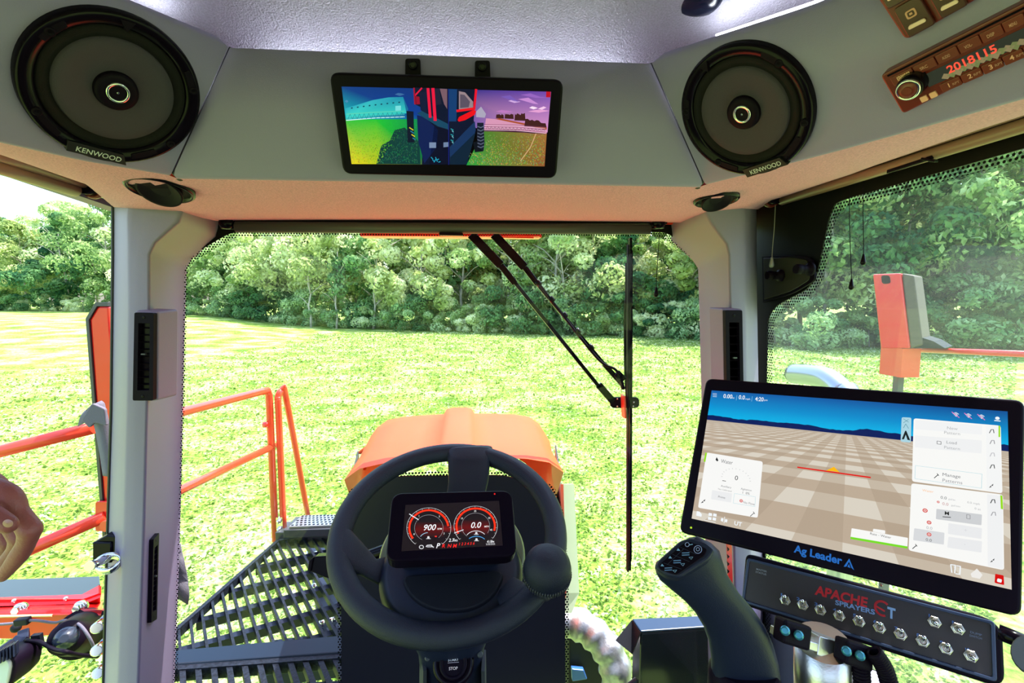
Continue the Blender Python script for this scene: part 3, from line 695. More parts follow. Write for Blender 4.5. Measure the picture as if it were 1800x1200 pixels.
for x, y in ((752, 1156), (844, 1150)):
    u, v = FB.px(x, y); mb = MB(); mb.lathe(FB, u, v, [(.005, -.02), (.005, .004), (.0035, .006)], 16); mb.build('screw', m_greym, col_)
mb = MB()
for s in (-1, 1): mb.bar(at(797 + s * 53, 1160, C0.y - .01), at(797 + s * 56, 1300, C0.y + .03), .006, .04)
mb.build('side_cheek', m_greym, col_)

D = quad((689, 866), (900, 861), (910, 977), (677, 987), .19)
disp = thing('gauge_display', D.p(D.w / 2, 0, -.04), 'black rounded gauge display with two red dials, behind the steering wheel', 'display')
out = rpoly(rect(0, D.w, 0, D.h), .018, 6)
mb = MB(); mb.prism(D, out, -.030, 0); mb.build('housing', m_bezel, disp, bevel=.003, seg=3)
mb = MB(); cx_, cy_ = D.w / 2, D.h / 2
back = [(cx_ + (u - cx_) * .84, cy_ + (v - cy_) * .78) for u, v in out]
mb.prism(D, back, -.075, -.028); mb.build('rear_housing', m_navy, disp, bevel=.008, seg=3)
S = quad((712.6, 887), (877, 880), (884, 958), (705, 968), .15); S = Fr(D.p(*D.px(705, 968), 0), D.U, D.V); S.w = (D.p(*D.px(884, 958)) - S.O).length; S.h = (D.p(*D.px(712.6, 887)) - S.O).length
mb = MB(); PX = lambda x, y: S.px(670 + x / 6.923, 850 + y / 6.925, .001)
e = .0011
mb.flat(S, [PX(295, 255), PX(245, 820), PX(1480, 750), PX(1435, 205)][::1], .0006, (.012, .006, .012))
for (x0, x1, c) in ((330, 420, 0), (420, 840, 1), (840, 960, .6), (960, 1380, 1), (1380, 1420, 0)): pass
def glow(x0, x1, yc, hh, n, cc):
    for s in (-1, 1):
        mb.add([S.p(*PX(x0, yc), n), S.p(*PX(x1, yc), n), S.p(*PX(x1, yc + s * hh), n), S.p(*PX(x0, yc + s * hh), n)], [(0, 1, 2, 3)], [cc, cc, (.012, .006, .012), (.012, .006, .012)])
glow(415, 760, 555, 95, .0009, (.12, .003, .006)); glow(750, 985, 545, 50, .0009, (.22, .004, .008)); glow(985, 1310, 530, 95, .0009, (.14, .003, .007))
def dial(cx, cy, r, a0, a1, red_end, nums):
    def P(a, k): return PX(cx + r * k * math.cos(R(a)) * 1.0, cy - r * k * math.sin(R(a)) * .92)
    def arc(k, b0, b1, w, c, n):
        q = [P(b0 + (b1 - b0) * i / 40, k) for i in range(41)]; mb.strip(S, q, w, n, c)
    arc(1.0, a0, a1, .00045, (.8, .8, .85), .0014); arc(.65, a0 + 10, a1 + 5, .0003, (.55, .55, .6), .0014)
    arc(.885, a0 - 18, red_end, .0030, (1.0, .035, .01), .0012)
    for i in range(17):
        a = a0 + (a1 - a0) * i / 16; mb.strip(S, [P(a, .93), P(a, 1.0)], .0003, .0016, (.8, .8, .8))
    for a, s_ in nums:
        q = P(a, .74); mb.text(S, s_, q[0], q[1] - .001, .0026, .0016, (.9, .9, .9), bold=.01, center=True)
    return P
P = dial(580, 540, 268, 232, -52, 8, ((205, '0'), (128, '1'), (50, '2'), (-22, '3')))
mb.strip(S, [P(142, 1.12), P(139, .62)], .0012, .0018, (.85, .9, 1))
P = dial(1150, 515, 264, 222, -38, -14, ((180, ''), (150, '15'), (92, '25'), (32, '35'), (-16, '45')))
mb.strip(S, [P(200, 1.05), P(199, .6)], .0010, .0018, (.85, .9, 1))
mb.text(S, '900', *PX(505, 570), .0088, .0018, (.95, .95, 1), width=.0185, shear=.25, bold=.012); mb.text(S, '0.0', *PX(1085, 540), .0088, .0018, (.95, .95, 1), width=.0155, shear=.25, bold=.012)
mb.text(S, 'RPM', *PX(683, 562), .0026, .0018, (.95, .85, .85), bold=.012); mb.text(S, 'MPH', *PX(1255, 533), .0026, .0018, (.95, .85, .85), bold=.012)
mb.text(S, '2.7', *PX(820, 708), .0046, .0018, (.95, .95, 1), bold=.01, shear=.2); mb.text(S, 'HRS', *PX(872, 705), .0028, .0018, (.95, .95, 1), bold=.01)
mb.text(S, 'P', *PX(665, 785), .0070, .0018, (.95, .95, 1), bold=.015, shear=.25)
for s_, x in (('R', 735), ('N', 803), ('M', 868)): mb.text(S, s_, *PX(x, 779), .0052, .0018, (1, .02, .02), bold=.015, shear=.25)
for k, s_ in enumerate('123456'): mb.text(S, s_, *PX(938 + 35 * k, 752 - 2 * k), .0038, .0018, (1, .02, .02), bold=.01, shear=.25)
mb.text(S, '4:18', *PX(1285, 722), .0040, .0018, (.9, .9, .95), bold=.01, shear=.2, width=.0078); mb.text(S, 'PM', *PX(1340, 718), .0024, .0018, (.9, .9, .95), bold=.01)
mb.text(S, '5/20/2025', *PX(1275, 748), .0024, .0018, (.8, .8, .85), width=.0135)
for (x, y, w_) in ((490, 772, 26),): mb.strip(S, [PX(x + w_ * math.cos(t), y + w_ * .8 * math.sin(t)) for t in np.linspace(0, 6.28, 14)], .0009, .0018, (.85, .85, .9))
mb.strip(S, [PX(548, 768), PX(560, 752), PX(612, 748), PX(618, 762), PX(638, 775)], .0014, .0018, (.8, .8, .85)); mb.strip(S, [PX(560, 770), PX(630, 768)], .001, .0018, (.8, .8, .85))
for (cx, cy, r, b0, b1, c) in ((575, 690, 110, 150, 95, (.4, .7, .9)), (1155, 690, 135, 145, 40, (.9, .9, .95)), (1160, 760, 140, 130, 45, (.1, .45, .95))):
    mb.strip(S, [PX(cx + r * math.cos(R(b0 + (b1 - b0) * i / 14)), cy - r * .85 * math.sin(R(b0 + (b1 - b0) * i / 14))) for i in range(15)], .0008, .0018, c)
for x, y in ((575, 655), (1158, 603), (1160, 680)): mb.flat(S, [PX(x - 16, y + 12), PX(x + 16, y + 12), PX(x + 10, y - 14), PX(x - 10, y - 14)], .0018, (.8, .8, .85)); mb.strip(S, [PX(x - 28, y + 16), PX(x + 28, y + 16)], .0006, .0018, (.8, .8, .85))
mb.flat(S, [PX(x, y) for x, y in ((652, 636), (678, 636), (676, 650), (654, 650))], .0018, (1, .04, .03))
mb.build('screen', m_screen, disp)
mb = MB(); u, v = D.px(869.5, 868); mb.lathe(D, u, v, [(.0012, 0), (.0012, .0006)], 12, color=(1, .02, .02)); mb.build('status_light', m_screen, disp)
# indicator stalk
stl = thing('indicator_stalk', at(560, 1010, C0.y + .12), 'black indicator stalk reaching out to the left of the wheel', 'control stalk')
FS = Fr(dep(565, 995, .90), (1, 0, -.1), (0, .3, 1))
mb = MB(); mb.prism(FS, rpoly(FS.pp([(552, 978), (600, 975), (600, 1024), (575, 1016), (545, 1004)]), .004), -.03, 0); mb.tube([FS.p(*FS.px(590, 1000), -.015), V3((XC - .08, C0.y + .07, zb - .06))], .012, 12); mb.build('lever', m_gloss, stl, bevel=.003)
mb = MB(); mb.prism(FS, FS.pp([(544, 984), (552, 978), (548, 1004), (541, 1002)]), -.028, .004); mb.build('end_cap', m_black, stl, bevel=.002)

# ================================================================ HEADLINER SPEAKERS
def speaker(F, cx, cy, r, label, px_badge, rot):
    u0, v0 = F.px(cx, cy)
    t = thing('speaker', F.p(u0, v0, 0), label, 'speaker', 'round speakers of the headliner')
    G2 = Fr(F.p(u0, v0, 0), F.U * math.cos(rot) + F.V * math.sin(rot), F.V * math.cos(rot) - F.U * math.sin(rot), F.N)
    mb = MB(); mb.lathe(G2, 0, 0, [(r, -.01), (r, .006), (r * .985, .0095), (r * .95, .011), (r * .84, .008), (r * .81, .004), (r * .80, -.002)], 72, cap=False); mb.build('bezel', m_gloss, t)
    mb = MB(); mb.lathe(G2, 0, 0, [(r * .82, .001), (r * .80, .0055), (r * .74, .0055), (r * .66, .002)], 72, cap=False); mb.build('surround', m_mesh, t)
    mb = MB(); mb.lathe(G2, 0, 0, [(r * .67, .0025), (r * .655, .0065), (r * .55, .0055), (r * .42, .004), (r * .30, .002), (r * .22, .001)], 64, cap=False); mb.build('cone', m_cone, t)
    mb = MB(); mb.lathe(G2, 0, 0, [(r * .255, .001), (r * .24, .0060), (r * .19, .0075), (r * .14, .007)], 40, cap=True); mb.build('tweeter_mount', m_black, t)
    mb = MB(); mb.lathe(G2, 0, 0, [(r * .135, .006), (r * .13, .0085), (r * .105, .0085), (r * .10, .0072)], 40, cap=False)
    mb.lathe(G2, 0, 0, [(r * .02, .007), (r * .012, .0082)], 10); tw = mb.build('tweeter_ring', m_chrome, t)
    for a in (28, 152, 218, 330):
        c, s = math.cos(R(a)) * r * .90, math.sin(R(a)) * r * .90
        mb = MB(); mb.lathe(G2, c, s, [(r * .055, .006), (r * .055, .011), (r * .035, .0125), (r * .02, .0105)], 16); mb.build('screw', m_black, t)
    for a in (100,):
        c, s = math.cos(R(a)), math.sin(R(a)); q = [(c * r * .93 - s * r * .08, s * r * .93 + c * r * .08), (c * r * .93 + s * r * .08, s * r * .93 - c * r * .08), (c * r * .80, s * r * .80)]
        mb = MB(); mb.prism(G2, q, .004, .012); mb.build('arrow_mark', m_black, t)
    for a in (150, 35, 230, 305):
        q = [wp(a - 11, r * .97), wp(a + 11, r * .97), wp(a + 10, r * .86), wp(a - 10, r * .86)]; mb = MB(); mb.prism(G2, q, .004, .0105); mb.build('mounting_tab', m_black, t, bevel=.0008)
    q = [(-r * .34, -r * .955), (r * .34, -r * .955), (r * .27, -r * .81), (-r * .36, -r * .81)]
    mb = MB(); mb.prism(G2, q, .004, .0125, color=(.004, .004, .008)); mb.text(G2, 'KENWOOD', 0, -r * .925, r * .07, .0128, (.6, .6, .66), width=r * .52, center=True, bold=.01); mb.build('name_badge', m_print, t)
    return t
speaker(FL, 203, 158, .0885, 'round black speaker at the left end of the headliner', None, R(-3))
speaker(FRt, 1309, 196, .0865, 'round black speaker at the right, between the wide screen and the radio', None, R(4))

# ================================================================ WIDE SCREEN ON THE HEADLINER
Mq = quad((578, 127), (991, 140), (978, 314), (603, 306), .30)
mon = thing('camera_monitor', Mq.p(Mq.w / 2, 0, -.02), 'wide black camera screen on the headliner showing the machine from behind', 'monitor')
mb = MB(); mb.prism(Mq, rpoly(rect(0, Mq.w, 0, Mq.h), .012, 6), -.022, 0); mb.build('housing', m_bezel, mon, bevel=.003, seg=3)
SM = Fr(Mq.p(0, 0, .0006), Mq.U, Mq.V, Mq.N); MX = lambda x, y: SM.px(590 + x / 4.615, 120 + y / 4.615)
mb = MB()
def g4(pts, cols, n): mb.add([SM.p(*MX(x, y), n) for x, y in pts], [tuple(range(len(pts)))], cols)
def g1(pts, c, n): mb.flat(SM, [MX(x, y) for x, y in pts], n, lin(c))
L4 = lambda *c: [lin(q) for q in c]
x0, x1, y0, y1 = 45, 1745, 150, 790
def top(x): return 148 + (x - 45) * .024
def lft(y): return 45 + (y - 148) * .135
def rgt(y): return 1748 - (y - 190) * .09
g4([(48, 148), (lft(470), 470), (900, 470), (900, top(900))], L4((10, 60, 130), (20, 200, 200), (10, 60, 150), (15, 50, 120)), 0)
g4([(900, top(900)), (900, 470), (rgt(520), 520), (1748, 190)], L4((10, 40, 120), (40, 60, 160), (220, 150, 200), (110, 70, 170)), 0)
g4([(lft(415), 415), (130, 776), (330, 777), (330, 413)], L4((40, 190, 60), (235, 215, 20), (190, 200, 20), (30, 195, 50)), .0002)
g4([(330, 413), (330, 777), (760, 780), (700, 412)], L4((30, 195, 50), (190, 200, 20), (10, 90, 60), (10, 130, 80)), .0002)
g4([(1200, 508), (1060, 785), (1695, 795), (1712, 530)], L4((70, 130, 40), (30, 160, 60), (150, 90, 40), (160, 110, 50)), .0002)
# building
g4([(80, 325), (88, 412), (575, 365), (548, 232), (430, 236), (300, 258)], L4((40, 170, 190), (60, 220, 200), (50, 200, 190), (30, 140, 170), (50, 180, 190), (50, 180, 190)), .0003)
for k in range(9): xx = 125 + 48 * k; yy = 318 - k * 7 + (k ** 2) * .15; g1([(xx, yy), (xx + 14, yy - 2), (xx + 14, yy + 8), (xx, yy + 10)], (10, 70, 90), .0004)
g1([(485, 305), (485, 345), (530, 342), (530, 302)], (120, 220, 220), .0004); g1([(548, 232), (575, 365), (590, 330)], (20, 110, 150), .0004)
for (ya, yb, c) in ((362, 352, (90, 210, 180)), (412, 398, (200, 245, 240)), (395, 380, (60, 180, 180))):
    g1([(85, ya + 6), (330, yb), (560, yb - 8), (560, yb - 2), (330, yb + 7), (85, ya + 14)], c, .0004)
for k in range(12): xx = 100 + k * 38; mb.strip(SM, [MX(xx, 412 - k * 1), MX(xx + 18, 372 - k * 1.5), MX(xx + 36, 410 - k)], .00045, .0005, lin((30, 120, 130)))
# shadow
g1([(560, 480), (480, 500), (440, 585), (370, 625), (330, 776), (690, 778), (680, 600)], (12, 60, 52), .00045)
# machine
g1([(630, 155), (640, 290), (720, 330), (700, 780), (960, 780), (1060, 780), (1140, 500), (1120, 420), (1140, 172)], (8, 18, 40), .0006)
g1([(575, 345), (585, 600), (640, 600), (632, 350)], (10, 20, 34), .0007)
g1([(660, 380), (725, 395), (830, 500), (820, 640), (720, 770), (670, 590)], (12, 30, 78), .0008); g1([(760, 600), (815, 600), (815, 645), (760, 645)], (120, 140, 170), .0009)
g1([(800, 470), (915, 500), (915, 780), (760, 780)], (6, 10, 30), .0008); g1([(875, 600), (915, 598), (915, 635), (875, 640)], (110, 130, 160), .0009)
g1([(925, 640), (1040, 520), (1130, 430), (1135, 500), (1060, 780), (930, 780)], (20, 50, 90), .0008); g1([(930, 720), (1135, 520), (1065, 780), (930, 780)], (10, 34, 50), .0009)
g1([(660, 365), (830, 470), (915, 495), (912, 450), (700, 345)], (20, 70, 95), .0009)
g1([(680, 190), (740, 190), (745, 370), (690, 340)], (14, 24, 50), .0009); g1([(845, 165), (905, 168), (905, 330), (880, 290)], (120, 90, 100), .0009); g1([(805, 165), (842, 165), (860, 290), (810, 300)], (30, 30, 50), .0009)
g1([(915, 168), (985, 170), (980, 430), (918, 430)], (16, 60, 110), .0009); g1([(1000, 185), (1050, 195), (1115, 270), (1115, 320), (1000, 335)], (150, 130, 135), .001); g1([(1010, 210), (1045, 215), (1090, 270), (1080, 315), (1010, 322)], (90, 80, 95), .0011)
for a, b, c, w_ in (((750, 165), (768, 395), (230, 20, 60), .0036), ((790, 165), (808, 420), (235, 20, 60), .0040), ((637, 160), (645, 290), (160, 10, 40), .002), ((700, 160), (645, 220), (220, 20, 60), .0018), ((1140, 172), (1125, 320), (230, 15, 40), .003), ((985, 345), (1130, 325), (235, 15, 25), .003)):
    mb.strip(SM, [MX(*a), MX(*b)], w_, .0012, lin(c))
g1([(650, 225), (680, 230), (685, 290), (655, 292)], (150, 10, 40), .0012); g1([(990, 420), (1000, 395), (1120, 335), (1140, 345), (1130, 375), (1050, 420), (1000, 432)], (235, 10, 15), .0012)
g1([(1140, 350), (1180, 310), (1220, 370), (1210, 400), (1140, 395)], (170, 165, 185), .0009)
g1([(1148, 440), (1200, 440), (1208, 600), (1200, 670), (1160, 640), (1145, 560)], (20, 26, 40), .0013); g1([(1115, 600), (1150, 590), (1198, 672), (1130, 680)], (8, 14, 16), .0011)
for k in range(7): mb.strip(SM, [MX(1152, 470 + k * 27), MX(1178, 480 + k * 27), MX(1202, 468 + k * 27)], .0012, .0014, lin((90, 100, 120)))
for k in range(9): mb.strip(SM, [MX(935 + (k % 3) * 10, 490 + k * 15), MX(955, 500 + k * 15)], .0012, .0012, lin(((40, 150, 160), (110, 180, 190), (20, 80, 110))[k % 3]))
for k in range(4): mb.strip(SM, [MX(600 + k * 9, 480 + k * 28), MX(630 + k * 6, 500 + k * 26)], .0014, .0012, lin(((210, 200, 40), (40, 120, 150))[k % 2]))
for k in range(6): mb.strip(SM, [MX(775 + k * 12, 720 + (k % 3) * 20), MX(790 + k * 12, 735 + (k % 2) * 20)], .0012, .0012, lin((30, 150, 180)))
# right hand background
g1([(1220, 405), (1300, 412), (1712, 495), (1712, 530), (1400, 500), (1205, 500)], (215, 150, 180), .00035)
g1([(1290, 410), (1712, 498), (1712, 480), (1450, 430), (1330, 405)], (170, 80, 40), .0004)
rn = random.Random(3)
for (xa, xb, yb, h) in ((1300, 1365, 412, 45), (1370, 1445, 415, 48), (1450, 1540, 430, 70), (1530, 1712, 478, 75)):
    q = [(xa, yb - 8)]
    for k in range(10): xx = xa + (xb - xa) * (k + .5) / 10; q.append((xx, yb - h * (.72 + .28 * rn.random()) + (xx - xa) * (.15 if xb > 1700 else 0)))
    q += [(xb, yb - 4 if xb < 1700 else 480)]; g1(q, (66, 30, 22), .0005)
for k in range(7): yy = 455 + k * 9; mb.strip(SM, [MX(1205, yy), MX(1460, yy + 4), MX(1700, yy + 22 + k)], .0005, .0006, lin((230, 190, 210) if k % 2 else (120, 60, 90)))
for k in range(16): xx = 1220 + 30 * k; mb.strip(SM, [MX(xx, 492 + k), MX(xx + 12, 470 + k * 1.6), MX(xx + 25, 492 + k)], .0004, .00065, lin((70, 40, 60)))
for (xa, ya, xb, yb, c) in ((1300, 350, 1440, 352, (190, 120, 190)), (1340, 230, 1560, 280, (120, 90, 180)), (1480, 250, 1730, 300, (200, 140, 210)), (1570, 320, 1640, 322, (250, 225, 245)), (1640, 330, 1710, 318, (245, 200, 235)), (1500, 215, 1740, 240, (150, 100, 190)), (1560, 350, 1735, 345, (230, 160, 210)), (1400, 265, 1500, 272, (210, 170, 225)), (480, 212, 560, 212, (60, 110, 160)), (75, 268, 105, 268, (70, 140, 180))):
    g1([(xa, ya), ((xa * 2 + xb) / 3, ya - 12), ((xa + 2 * xb) / 3, yb - 9), (xb, yb), ((xa + xb) / 2, (ya + yb) / 2 + 12)], c, .0003)
g1([(1708, 188), (1745, 190), (1742, 235), (1706, 235)], (190, 10, 30), .0006)
# grass blades in the picture
for k in range(2400):
    side = rn.random() < .5
    if side: xx = rn.uniform(100, 660); yy = rn.uniform(425, 770); xx = max(xx, lft(yy) + 6)
    else: xx = rn.uniform(1075, 1690); yy = rn.uniform(535, 785)
    if not side and xx < 1215 and yy < 690: continue
    t = (yy - 420) / 360
    dark = side and xx > 560 - (yy - 480) * .75 and yy > 490
    c = (rn.randint(10, 60), rn.randint(80, 130), rn.randint(50, 90)) if dark else ((int(20 + 200 * t * (1 - (xx - 100) / 700)), rn.randint(140, 225), rn.randint(10, 50)) if side else (rn.randint(60, 200), rn.randint(120, 190), rn.randint(30, 110)))
    s_ = 3 + 6 * t; mb.flat(SM, [MX(xx, yy), MX(xx + s_, yy + rn.uniform(-2, 3)), MX(xx + s_ * .5, yy - s_ * 1.2)], .00055, lin(c))
mb.strip(SM, [MX(1625, 530), MX(1580, 640), MX(1500, 750)], .0012, .0006, lin((210, 170, 120)))
mb.strip(SM, [MX(916, 168), MX(918, 780)], .0008, .0016, lin((20, 30, 130)))
mb.build('screen', m_screen, mon)
for (x, y) in ((725.5, 115), (848, 118.5)):
    mb = MB(); q = FC.pp([(x - 13, y - 12), (x + 13, y - 12), (x + 14, y + 16), (x - 13, y + 16)], .006); mb.prism(FC, rpoly(q, [.003, .003, 0, 0], 3), 0, .008); br = mb.build('mounting_bracket', m_black, mon, bevel=.001)
    u, v = FC.px(x, y - 1, .01); mb = MB(); mb.lathe(FC, u, v, [(.0062, .006), (.006, .0115), (.004, .013), (.003, .011)], 16); mb.build('screw', m_gloss, br)

# ================================================================ ROUND AIR VENTS
def eyeball(cx, cy, r, P0, U, N, label):
    F = Fr(P0, U, V3(N).cross(V3(U)), N)
    t = thing('air_vent', P0, label, 'air vent', 'round swivelling air vents of the headliner')
    mb = MB(); mb.lathe(F, 0, 0, [(r * 1.0, -.006), (r, .0015), (r * .93, .004), (r * .86, .002), (r * .84, -.008)], 48, cap=False); mb.build('ring', m_gloss, t)
    mb = MB(); mb.lathe(F, 0, 0, [(r * .85, -.001), (r * .8, -.006), (r * .3, -.012)], 40); mb.build('throat', m_black, t)
    # tilted flap bowl
    ax = F.U; T = Matrix.Rotation(R(-20), 3, ax); F2 = Fr(P0 + F.N * .002, F.U, T @ F.V, T @ F.N)
    mb = MB(); mb.lathe(F2, 0, 0, [(r * .62, -.006), (r * .68, .001), (r * .67, .0045), (r * .60, .0035), (r * .3, -.002)], 44); mb.build('flap', m_black, t)
    return t
from mathutils.bvhtree import BVHTree
NU = len(und_rows[0])
bvh = BVHTree.FromPolygons([p for r in und_rows for p in r], [(i * NU + k, i * NU + k + 1, (i + 1) * NU + k + 1, (i + 1) * NU + k) for i in range(len(und_rows) - 1) for k in range(len(und_rows[0]) - 1)])
def hitp(x, y):
    p, n_, _, _ = bvh.ray_cast(CAM, ray(x, y).normalized()); n_ = n_ if n_.dot(CAM - p) > 0 else -n_; return p, n_
def hitU(n_): u = V3((1, 0, 0)); return (u - n_ * u.dot(n_)).normalized()
pv, nv = hitp(282, 331); nv = (nv + V3((0, -.12, 0))).normalized(); eyeball(282, 331, .045, pv + nv * .002, hitU(nv), nv, 'round black air vent under the left speaker')
pv, nv = hitp(1259, 349); nv = (nv + V3((0, -.12, 0))).normalized(); eyeball(1259, 349, .038, pv + nv * .002, hitU(nv), nv, 'round black air vent under the right speaker')
# dome fitting in the ceiling recess
pc = atz(1229, -6, ZC - .006); F = Fr(pc, (1, 0, 0), (0, -1, 0), (0, 0, -1))
t = thing('dome_lamp', pc, 'round dark dome lamp in the ceiling recess at the top edge', 'lamp')
mb = MB(); mb.lathe(F, 0, 0, [(.040, -.004), (.041, .006), (.038, .009), (.033, .009)], 40, cap=False); mb.build('ring', m_gloss, t)
mb = MB(); mb.lathe(F, 0, 0, [(.034, .002), (.032, .012), (.022, .018), (.008, .020)], 40); mb.build('lens', mat('dark lens', (.004, .008, .02), .2, spec=.3), t)

# ================================================================ BLINDS
m_tabb = m_black
t = thing('roller_blind', at(775, 400, 1.18), 'dark rolled up blind along the top of the windscreen', 'blind')
a, b = at(415, 399, 1.165), at(1142, 403, 1.165)
mb = MB(); mb.tube([a, b], .0125, 20); mb.build('blind_roll', m_blindd, t)
mb = MB(); mb.bar(at(400, 388, 1.185), at(1170, 390, 1.185), .02, .012); mb.build('rail', m_black, t)
mb = MB(); mb.bar(at(772, 411, 1.155), at(814, 412, 1.155), .012, .007); mb.build('pull_tab', m_gloss, t, bevel=.002)
for x, s in ((400, 1), (1156, -1)):
    mb = MB(); mb.tube([at(x - 10 * s, 396, 1.17), at(x + 14 * s, 397, 1.165)], .008, 16); mb.ball(at(x - 2 * s, 392, 1.16), .017, sy=.7, sz=.8); mb.build('end_bracket', m_gloss, t)
def hang_cord(name, top, pts, knobpx, depthY, label, m, r=.0009, kr=.0055, kl=.021, xplane=None):
    f = (lambda x, y: atx(x, y, xplane)) if xplane is not None else (lambda x, y: at(x, y, depthY))
    path = [f(*p) for p in pts]; t = thing('pull_cord', path[0], label, 'cord', None)
    mb = MB(); mb.tube(smooth_path(path, 4), r, 6); mb.build('string', m, t)
    kb = path[-1]; F = Fr(kb, (1, 0, 0), (0, -1, 0), (0, 0, -1))
    mb = MB(); mb.lathe(F, 0, 0, [(kr * .35, -.002), (kr * .5, kl * .1), (kr * .8, kl * .5), (kr, kl * .8), (kr * .8, kl), (kr * .3, kl * 1.08)], 16); mb.build('bead', m_gloss if m is m_black else mat('clear bead', (.35, .35, .36), .1, metal=.3), t); return t
hang_cord('c', None, [(1159, 396), (1158, 430), (1155, 470), (1153.5, 506)], None, 1.17, 'thin black pull cord with a bead at the right end of the windscreen blind', m_black)
hang_cord('c', None, [(1363, 360), (1361, 400), (1358, 435), (1357, 453)], None, 0, 'pale pull cord with a clear bead beside the right window plate', m_cord, xplane=.705)
hang_cord('c', None, [(1494, 318), (1493, 380), (1495, 440), (1497, 492)], None, 0, 'longer of two thin cords hanging in front of the right window', m_black, xplane=.715, r=.0007, kl=.017, kr=.0045)  # added cord: built in place of a cord reflected in the pane
hang_cord('c', None, [(1518, 308), (1517, 370), (1518, 420), (1518, 448)], None, 0, 'shorter of two thin cords hanging in front of the right window', m_black, xplane=.715, r=.0007, kl=.017, kr=.0045)  # second reflected cord, likewise added as a hanging one
# right side double blind
def sideblind(X, p1, p2, q1, q2, cap, label, s, r1, r2):
    t = thing('roller_blind', atx(*cap, X), label, 'blind')
    mb = MB(); mb.tube([atx(*p1, X), atx(*p2, X)], r1, 20); mb.build('blind_roll', m_brown, t)
    mb = MB(); mb.tube([atx(*q1, X + .012 * s), atx(*q2, X + .012 * s)], r2, 20); mb.build('lower_bar', m_brown, t)
    A_ = atx(*cap, X); d = (atx(*p2, X) - atx(*p1, X)).normalized()
    mb = MB(); mb.tube([A_ - d * .012, A_ - d * .002], .019, 24); mb.build('end_cap', m_dust, t, bevel=.002)
    mb = MB(); mb.tube([A_ - d * .003, A_ + d * .02], .0145, 20); mb.build('end_bracket', m_gloss, t)
    return t
t = sideblind(.70, (1368, 336), (2000, 118), (1374, 353), (2000, 158), (1358, 349), 'brown rolled up blind over the right window', 1, .0125, .0095)
mb = MB(); mb.prism(Fr(atx(1600, 290, .703), (0, -1, .0), (0, 0, 1)), [(0, 0), (.05, .018), (.052, .013), (.004, -.006)], 0, .006)
mb = MB(); mb.bar(atx(1560, 302, .705), atx(1640, 276, .705), .004, .006); mb.bar(atx(1622, 279, .70), atx(1646, 283, .70), .008, .004); mb.build('pull_hook', m_gloss, t, bevel=.001)
t = sideblind(-.735, (146, 319), (-260, 188), (132, 334), (-260, 214), (160, 331), 'brown rolled up blind over the open left door', -1, .0125, .0125)

# ================================================================ PILLAR AIR VENTS
def louvre(F, quadpx, n, label, nslat, mt=m_black, hgt=.011):
    q = F.pp(quadpx, n); t = thing('pillar_vent', F.p(*q[3], 0), label, 'air vent')
    def sub(fr0, fr1, g0, g1):
        f = lambda a, b: tuple(np.array(q[0]) * (1 - a) * (1 - b) + np.array(q[1]) * a * (1 - b) + np.array(q[2]) * a * b + np.array(q[3]) * (1 - a) * b)
        return [f(fr0, g0), f(fr1, g0), f(fr1, g1), f(fr0, g1)]
    O = rpoly(q, .003, 4); I = rpoly(sub(.22, .80, .12, .88), .0012, 4)
    mb = MB(); mb.ring(F, O, I, n - hgt, n); mb.build('frame', mt, t, bevel=.0006)
    mb = MB(); mb.flat(F, I, n - .010, None); mb.build('duct', m_gloss, t)
    mb = MB()
    for k in range(nslat):
        b = .135 + .73 * (k + .5) / nslat; s = sub(.22, .80, b - .010, b + .006)
        mb.add([F.p(*s[0], n - .001), F.p(*s[1], n - .001), F.p(*s[2], n - .009), F.p(*s[3], n - .009), F.p(*s[0], n - .003), F.p(*s[1], n - .003), F.p(*s[2], n - .011), F.p(*s[3], n - .011)], [(0, 1, 2, 3), (4, 7, 6, 5), (0, 4, 5, 1), (2, 6, 7, 3)])
    mb.build('slats', m_black, t)
    s = sub(.40, .62, .46, .475); mb = MB(); mb.prism(F, s, n - .004, n + .002); mb.build('tab', m_greym, t)
    for b in (.05, .95):
        c = sub(.5, .5, b, b)[0]; mb = MB(); mb.lathe(F, c[0], c[1], [(.0028, n - .002), (.0028, n + .0005), (.0012, n + .0002)], 12); mb.build('screw', m_gloss, t)
    return t
louvre(FVL, [(236, 549), (270, 550), (269, 704), (233, 704)], .014, 'tall black louvred vent on the left pillar, upper one', 9)
louvre(FVR, [(1275, 545), (1305, 545), (1308, 722), (1278, 722)], .016, 'tall black louvred vent on the right pillar behind the big touchscreen', 9)
mb = MB(); mb.prism(FVR, rpoly(FVR.pp([(1272, 541), (1308, 541), (1312, 726), (1276, 726)], .012), .004), -.05, .006, shrink=.98); struct(mb, 'trim_11', m_pillar, 'raised surround of the right pillar vent', bevel=.003)
a, b, c = at(252, 950, 1.01), at(300, 950, 1.225), at(243, 1200, 1.01); FP = Fr(a, b - a, a - c)
louvre(FP, [(270, 948), (280, 936), (276, 1088), (266, 1094)], .008, 'low narrow black vent on the inner face of the left pillar', 12, hgt=.008)

